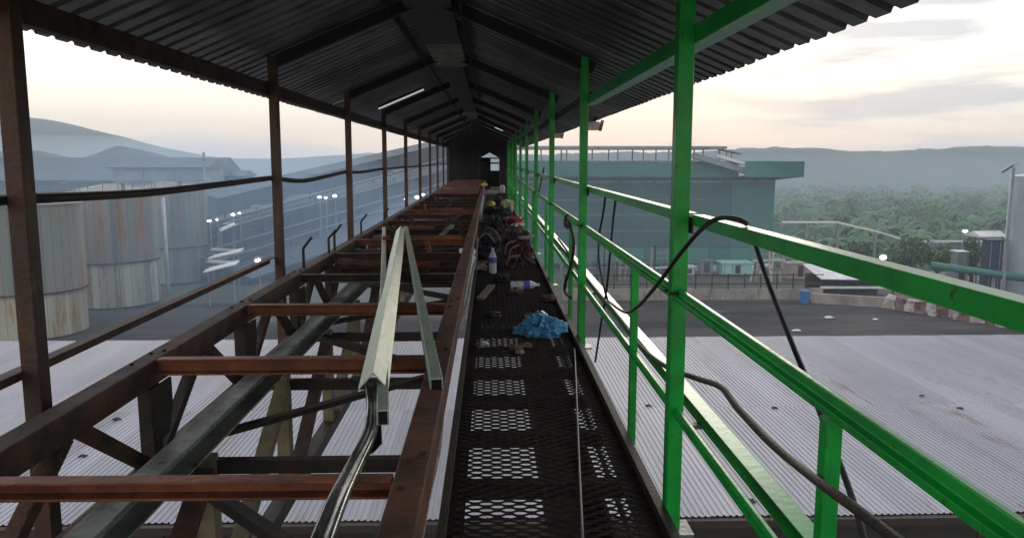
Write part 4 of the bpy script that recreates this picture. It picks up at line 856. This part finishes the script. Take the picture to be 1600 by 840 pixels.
cable('cable', [at(px, py, X=x) for px, py, x in ((872, 372, 0.86), (900, 412, 0.88), (930, 452, 0.90), (968, 497, 0.89), (1000, 540, 0.88), (1040, 572, 0.88), (1090, 591, 0.885), (1126, 604, 0.88), (1150, 634, 0.87), (1195, 683, 0.86), (1240, 722, 0.85), (1290, 760, 0.775), (1345, 800, 0.76), (1410, 850, 0.75), (1470, 900, 0.75))], 0.0125, M['cable_brown'], 'thick dirty brown cable snaking along the inside of the green guardrail')
cable('cord', [at(px, py, X=x) for px, py, x in ((947, 298, xo + 0.04), (943, 330, xo + 0.05), (936, 370, xo + 0.03), (936, 410, xo + 0.02), (944, 450, xo + 0.03), (950, 470, xo + 0.06))], 0.009, M['rubber'], 'left of two thin black cords hanging from the green upper rail', 'cord')
cable('cord', [at(px, py, X=x) for px, py, x in ((963, 303, xo + 0.04), (958, 345, xo + 0.04), (953, 400, xo + 0.02), (948, 450, xo + 0.04), (940, 500, xo + 0.04), (930, 565, xo + 0.05))], 0.009, M['rubber'], 'right of two thin black cords hanging from the green upper rail, longer', 'cord')
cable('cord', [at(px, py, X=0.77) for px, py in ((889, 347), (896, 375), (893, 410), (884, 440), (883, 456), (892, 465))], 0.016, M['cable_brown'], 'short dark cord hanging from the knotted rag on the handrail', 'cord')
cable('cord', [at(px, py, X=x) for px, py, x in ((850, 262, 0.9), (842, 300, 0.88), (836, 318, 0.86))], 0.012, M['rubber'], 'thin dark cord hanging between far green posts', 'cord')
bm = BM(); crumple(bm, (0, 0, -0.05), 0.05, 0.09, 0.07, 3, 3, 0.5, False); M['rag'] = mat('brown_rag', (0.10, 0.05, 0.035), (0.05, 0.03, 0.025), 14, 0.9, 0, 0.6)
tag(link('rag', bm, M['rag'], loc=at(888, 343, X=XR)), 'brown rag knotted on the green handrail', 'rag')

# ------------------------------------------------------------------ litter and tools on the walkway
M['bluebag'] = mat('thin_blue_plastic', (0.06, 0.26, 0.50), (0.10, 0.36, 0.60), 9, 0.28, 0, 0.3, c3=(0.03, 0.13, 0.30))
p = at(848, 522, Z=W)
bm = BM(); crumple(bm, (0, 0, 0), 0.19, 0.20, 0.125, 11, 5, 0.30, crease=0.34); crumple(bm, (-0.17, 0.05, 0), 0.10, 0.11, 0.06, 12, 4, 0.4, crease=0.45); crumple(bm, (0.17, 0.15, 0), 0.06, 0.14, 0.045, 14, 4, 0.4, crease=0.5)
tag(link('plastic_bag', bm, M['bluebag'], smooth=True, loc=p + V((0, 0, 0.004))), 'crumpled bright blue plastic bag lying on the black walkway', 'bag')
M['clear'] = mat('cloudy_plastic', (0.50, 0.52, 0.54), (0.36, 0.38, 0.41), 20, 0.2)
M['label_blue'] = mat('violet_blue_label', (0.08, 0.09, 0.42), (0.06, 0.07, 0.30), 20, 0.4)
def bottle(loc, rot, lab):
    e = empty('water_bottle', loc, lab, 'bottle'); e.rotation_euler = rot
    bm = BM(); lathe(bm, [(0.048, 0), (0.055, 0.015), (0.055, 0.05), (0.051, 0.06), (0.055, 0.07), (0.055, 0.13), (0.052, 0.14), (0.055, 0.15), (0.055, 0.235), (0.045, 0.27), (0.022, 0.315), (0.018, 0.335)], 20); link('body', bm, M['clear'], e, smooth=True)
    bm = BM(); lathe(bm, [(0.0565, 0.155), (0.057, 0.158), (0.057, 0.232), (0.0565, 0.235)], 20); link('label_band', bm, M['label_blue'], e)
    bm = BM(); lathe(bm, [(0.021, 0.337), (0.021, 0.362), (0.017, 0.366)], 14); link('cap', bm, M['white'], e)
bottle(at(770, 427, Z=W + 0.002), (0, 0, 0), 'clear plastic water bottle with a violet label standing on the walkway')
q = at(798, 446, Z=W + 0.06); bottle(q, (0, R(90), R(8)), 'clear water bottle lying on its side on the walkway')
M['wood'] = mat('grey_wood', (0.17, 0.13, 0.10), (0.11, 0.085, 0.065), 6, 0.85, 0, 0.4, stretch=(6, 0.8, 6))
a, b = at(750, 467, Z=W + 0.02), at(768, 446, Z=W + 0.02); bm = BM(); bar(bm, a, b, 0.09, 0.03)
tag(link('wood_offcut', bm, M['wood'], bevel=0.004), 'short grey wooden board offcut left of the lying bottle', 'board')
M['navy'] = mat('black_navy_cloth', (0.012, 0.012, 0.020), (0.03, 0.027, 0.036), 10, 0.9, 0, 0.6)
M['maroon'] = mat('dark_maroon_cloth', (0.055, 0.022, 0.024), (0.022, 0.013, 0.015), 9, 0.9, 0, 0.6, c3=(0.13, 0.08, 0.08), c3lo=0.66)
M['pink'] = mat('faded_pink_strap', (0.24, 0.13, 0.13), None, 10, 0.8)
M['redplastic'] = mat('red_packet', (0.30, 0.03, 0.035), (0.20, 0.025, 0.03), 10, 0.4)
M['yellow'] = mat('yellow_helmet_plastic', (0.62, 0.46, 0.03), (0.50, 0.36, 0.03), 12, 0.35)
M['palecloth'] = mat('pale_yellow_cloth', (0.52, 0.52, 0.30), (0.38, 0.38, 0.22), 9, 0.9, 0, 0.5)
M['skinw'] = mat('dirty_white_plastic', (0.50, 0.42, 0.38), None, 12, 0.6)
def heap(name, px, py, sx, sy, sz, seed, m, lab, cat, amp=0.4, extra=None, dz=0.003):
    p = at(px, py, Z=W + dz); e = empty(name, p, lab, cat)
    bm = BM(); crumple(bm, (0, 0, 0), sx, sy, sz * 0.85, seed, 5, amp, crease=0.22); link('body', bm, m, e, smooth=True)
    return e
b1 = heap('bag', 760, 398, 0.22, 0.40, 0.34, 21, M['navy'], 'black navy cloth bag heaped behind the standing water bottle', 'bag')
bm = BM(); tube(bm, cat_rom([(-0.16, -0.3, 0.1), (-0.12, -0.28, 0.30), (0.02, -0.26, 0.38), (0.14, -0.3, 0.24)], 5), 0.016, 6); link('strap', bm, M['pink'], b1)
b2 = heap('bag', 806, 414, 0.24, 0.42, 0.42, 22, M['maroon'], 'dark maroon rucksack slumped on the walkway beside the guardrail', 'bag')
for k, (x0, z0, x1, z1) in enumerate(((-0.17, 0.22, -0.02, 0.42), (-0.12, 0.12, 0.03, 0.36), (-0.15, 0.05, 0.05, 0.2))):
    bm = BM(); tube(bm, cat_rom([(x0, -0.40, z0), ((x0 + x1) / 2 - 0.05, -0.47, (z0 + z1) / 2 + 0.05), (x1, -0.42, z1)], 5), 0.015, 6); link('strap', bm, M['pink'], b2)
bm = BM(); bar(bm, (0.08, -0.3, 0.44), (0.22, -0.1, 0.47), 0.16, 0.03); link('white_tag', bm, M['rope'], b2)
b3 = heap('bag', 772, 362, 0.20, 0.6, 0.32, 23, M['navy'], 'black sack farther along the walkway behind the maroon rucksack', 'bag')
b4 = heap('bag', 795, 352, 0.22, 0.5, 0.24, 27, M['navy'], 'flat black sack under the red packet on the walkway', 'bag')
bm = BM(); crumple(bm, (0, 0, 0), 0.18, 0.2, 0.10, 31, 3, 0.4); o = tag(link('packet', bm, M['redplastic'], loc=at(806, 347, Z=W + 0.22)), 'crumpled red packet on top of the flat black sack', 'packet')
bm = BM(); crumple(bm, (0, 0, 0), 0.13, 0.12, 0.05, 33, 3, 0.3); tag(link('packet', bm, M['rope'], loc=at(795, 343, Z=W + 0.27)), 'pinkish white packet beside the red packet on the black sack', 'packet')
bm = BM(); bar(bm, at(802, 352, Z=W + 0.22), at(816, 350, Z=W + 0.22), 0.14, 0.05); tag(link('lunch_box', bm, M['skinw'], bevel=0.01), 'flat pale lunch box in front of the red packet', 'box')
def helmet(px, py, Y, rad, lab):
    q = at(px, py, Y=Y); e = empty('hard_hat', q, lab, 'helmet')
    bm = BM(); lathe(bm, [(rad, 0), (rad * 0.98, rad * 0.25), (rad * 0.85, rad * 0.6), (rad * 0.55, rad * 0.9), (rad * 0.15, rad * 1.02)], 20); link('shell', bm, M['yellow'], e, smooth=True)
    bm = BM(); prof(bm, (0, -rad * 1.35, rad * 0.02), (0, -rad * 0.6, rad * 0.06), rect(rad * 1.3, 0.02)); link('peak', bm, M['yellow'], e)
    return q
for px, py, Y, sx, sy, hgt, seed, lab in ((769, 330, 24.0, 0.24, 0.6, 0.20, 41, 'low dark heap of cloth under the larger yellow hard hat'), (786, 326, 23.0, 0.22, 0.5, 0.26, 43, 'low dark clothes heap under the pale yellow cloth'), (781, 312, 27.5, 0.34, 0.7, 0.30, 44, 'dark sack heap at the far end of the walkway'), (766, 342, 19.0, 0.22, 0.7, 0.22, 45, 'grey black sack lying on the walkway before the hard hat')):
    x = at(px, py, Y=Y).x; e = empty('bundle', (x, Y, W + 0.002), lab, 'bundle'); bm = BM(); crumple(bm, (0, 0, 0), sx, sy, hgt / 1.38, seed, 4, 0.5, crease=0.15); link('body', bm, M['navy'], e, smooth=True)
    bm = BM(); tube(bm, cat_rom([(-sx * 0.9, -sy, 0.03), (-sx * 0.2, -sy * 1.1, hgt * 0.9), (sx * 0.7, -sy * 0.9, 0.05)], 4), 0.02, 6); link('strap', bm, M['maroon'], e)
helmet(767, 321, 24.0, 0.14, 'larger yellow hard hat resting on a low dark heap on the walkway')
helmet(757, 290, 27.2, 0.11, 'smaller yellow hard hat on the edge of the truss near the far doorway')
q = at(793, 317, Y=23.0); bm = BM(); crumple(bm, (0, 0, -0.06), 0.19, 0.16, 0.10, 51, 4, 0.5, False, crease=0.3); crumple(bm, (0.1, -0.14, -0.2), 0.06, 0.06, 0.15, 52, 3, 0.4, False); crumple(bm, (-0.1, -0.16, -0.14), 0.05, 0.06, 0.11, 53, 3, 0.4, False)
tag(link('cloth', bm, M['palecloth'], smooth=True, loc=q), 'pale yellow cloth draped over a low dark heap', 'cloth')
bx = at(785, 300, Y=28.5); e = empty('crate', (bx.x, 28.5, W + 0.002), 'dark wooden crate under a whitish tin near the doorway', 'crate')
for z in (0.02, 0.16, 0.30):
    bm = BM(); box(bm, -0.2, 0.2, -0.16, 0.16, z, z + 0.11); link('slat', bm, M['soot'], e)
bm = BM(); lathe(bm, [(0.08, 0), (0.1, 0.02), (0.1, 0.24), (0.05, 0.29)], 14); tag(link('tin', bm, M['skinw'], loc=(bx.x, 28.5, W + 0.415)), 'small whitish tin standing on the dark crate near the doorway', 'tin')
for k, (px, py, m_, lab) in enumerate(((778, 352, 'maroon', 'dark red rag among the black sacks'), (757, 380, 'rope', 'pale twisted strip at the left edge of the black bag'), (826, 404, 'rust_dark', 'rusty strip beside the maroon rucksack at the guardrail'), (784, 437, 'navy', 'small black scrap between the two bottles'))):
    bm = BM(); crumple(bm, (0, 0, 0), 0.10, 0.16, 0.06, 80 + k, 4, 0.5, crease=0.4); tag(link('scrap', bm, M[m_], smooth=True, loc=at(px, py, Z=W + 0.02)), lab, 'scrap')
cable('rope', [at(px, py, Z=W + 0.5 - 0.03 * k) for k, (px, py) in enumerate(((757, 292), (754, 305), (751, 320), (748, 335), (743, 352), (745, 370)))], 0.028, M['pink'], 'faded pinkish rope strung along the left edge of the far walkway', 'rope')
cable('rope', [at(px, py, Z=W + 0.25) for px, py in ((742, 372), (752, 362), (764, 356), (775, 362), (782, 376), (788, 392))], 0.012, M['pink'], 'thin pinkish rope looped over the dark bags', 'rope')
r_ = random.Random(9)
for k, (px, py, n, sx, sy, mm, lab) in enumerate(((764, 386, 7, 0.16, 0.5, 'cable_brown', 'tangle of dark cables over the black navy bag'), (800, 374, 6, 0.18, 0.6, 'rubber', 'tangle of black cables on the sacks behind the maroon rucksack'), (752, 420, 4, 0.10, 0.45, 'rope', 'pale tangled cord at the left edge by the standing bottle'))):
    bm = BM(); c = at(px, py, Z=W)
    for i in range(n):
        p = [V((r_.uniform(-sx, sx), r_.uniform(-sy, sy), r_.uniform(0.02, 0.34 if k < 2 else 0.06))) for q in range(5)]
        tube(bm, cat_rom(p, 5), 0.009 if k < 2 else 0.006, 6)
    o = tag(link('cable_tangle', bm, M[mm], smooth=True, loc=c), lab, 'cables'); o['kind'] = 'stuff'
# scraps
M['brownleaf'] = mat('brown_scrap', (0.16, 0.085, 0.05), (0.09, 0.05, 0.035), 12, 0.85, 0, 0.4)
for i, (px, py, s, mm, lab) in enumerate(((806, 545, 0.055, 'brownleaf', 'brown scrap at the near left edge of the blue bag'), (822, 541, 0.05, 'brownleaf', 'brown scrap just in front of the blue bag'), (828, 494, 0.05, 'brownleaf', 'brown scrap behind the blue bag'), (858, 470, 0.10, 'rag', 'brown crumpled rag beside the guardrail right of the lying bottle'),
                                          (812, 551, 0.035, 'rope', 'tiny white paper scrap in front of the blue bag'), (748, 418, 0.09, 'rope', 'white rag at the left edge of the walkway by the bottle'), (772, 493, 0.07, 'rust_dark', 'flat dark twig scrap on the middle of the walkway'), (753, 541, 0.06, 'wire', 'small grey scrap at the left edge of the walkway'), (806, 458, 0.09, 'rag', 'reddish brown scrap below the lying bottle'))):
    bm = BM(); crumple(bm, (0, 0, 0), s, s * 1.1, s * 0.5, 60 + i, 3, 0.6); tag(link('scrap', bm, M[mm], smooth=True, loc=at(px, py, Z=W + 0.004)), lab, 'scrap')
# added glow bars for daylight at roof gaps; floodlights at the eave
M['strip'] = mat('glowing_strip', (0.95, 1.0, 1.0), emit=0.4)  # emission added for daylight through gaps between roof sheets, no lamp
M['housing'] = mat('white_housing', (0.55, 0.52, 0.48), (0.42, 0.40, 0.37), 8, 0.5)
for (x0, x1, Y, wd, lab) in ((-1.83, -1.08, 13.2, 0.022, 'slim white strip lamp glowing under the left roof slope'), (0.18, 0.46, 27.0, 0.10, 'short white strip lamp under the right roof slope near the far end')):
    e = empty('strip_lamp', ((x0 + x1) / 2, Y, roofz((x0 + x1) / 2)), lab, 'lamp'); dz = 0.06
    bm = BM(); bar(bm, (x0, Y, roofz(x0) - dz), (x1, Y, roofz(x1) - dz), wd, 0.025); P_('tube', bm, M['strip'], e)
    bm = BM(); bar(bm, (x0, Y, roofz(x0) - dz + 0.03), (x1, Y, roofz(x1) - dz + 0.03), wd * 1.5, 0.03); P_('housing', bm, M['soot'], e)  # dark bar behind the added glow, not a real lamp housing
M['redh'] = mat('red_brown_housing', (0.25, 0.06, 0.045), None, 8, 0.6)
for px, py, Y, s, lab in ((929, 197, 11.4, 0.10, 'white floodlight with a brown side hanging at the right eave, nearer one'), (873, 212, 17.3, 0.09, 'white and red floodlight hanging at the right eave, farther one')):
    q = at(px, py, Y=Y); e = empty('floodlight', q, lab, 'floodlight', 'floodlights at the right eave')
    bm = BM(); box(bm, -s, s * 0.7, -0.05, 0.05, -s * 0.6, s * 0.6); link('face', bm, M['housing'], e, bevel=0.006)
    bm = BM(); bar(bm, (s * 0.73, -0.06, -s * 0.7), (s * 1.05, -0.06, s * 0.75), 0.03, 0.14, (0, 1, 0)); link('side', bm, M['redh'], e)
    bm = BM(); bar(bm, (0, 0, s * 0.6), (0, 0, s * 0.6 + 0.12), 0.03, 0.03, (0, 1, 0)); link('bracket', bm, M['soot'], e)

# ------------------------------------------------------------------ air
def volume(name, m_col, dens, aniso=0.0):
    m = bpy.data.materials.new(name); m.use_nodes = True; n = m.node_tree.nodes; n.clear()
    o = n.new('ShaderNodeOutputMaterial'); v = n.new('ShaderNodeVolumePrincipled')
    v.inputs['Color'].default_value = (*m_col, 1); v.inputs['Density'].default_value = dens; v.inputs['Anisotropy'].default_value = aniso
    m.node_tree.links.new(v.outputs[0], o.inputs['Volume']); return m
bm = BM(); box(bm, -740, 740, -80, 850, -15, 56)
tag(link('haze', bm, volume('haze', (0.80, 0.89, 0.97), 0.0008)), kind='stuff')
bm = BM(); bmesh.ops.create_icosphere(bm, subdivisions=4, radius=1)
smv = volume('smoke', (0.50, 0.72, 1.0), 0.0062)
for v in bm.verts: v.co = V((-33 + v.co.x * 30, 96 + v.co.y * 38, 3 + v.co.z * 15))
tag(link('smoke', bm, smv, smooth=True), kind='stuff')
bm = BM(); bmesh.ops.create_icosphere(bm, subdivisions=4, radius=1)
for v in bm.verts: v.co = V((14 + v.co.x * 30, 97 + v.co.y * 9, 6 + v.co.z * 11))
tag(link('smoke', bm, volume('smoke_thin', (0.66, 0.80, 0.92), 0.008), smooth=True), kind='stuff')
bm = BM(); bmesh.ops.create_icosphere(bm, subdivisions=4, radius=1)
for v in bm.verts: v.co = V((-210 + v.co.x * 260, 370 + v.co.y * 90, -2 + v.co.z * 28))
tag(link('mist', bm, volume('valley_mist', (0.80, 0.89, 0.98), 0.0032), smooth=True), kind='stuff')
bm = BM(); bmesh.ops.create_icosphere(bm, subdivisions=4, radius=1)
for v in bm.verts: v.co = V((190 + v.co.x * 260, 400 + v.co.y * 120, -8 + v.co.z * 26))
tag(link('mist', bm, volume('plantation_mist', (0.78, 0.88, 0.96), 0.0009), smooth=True), kind='stuff')
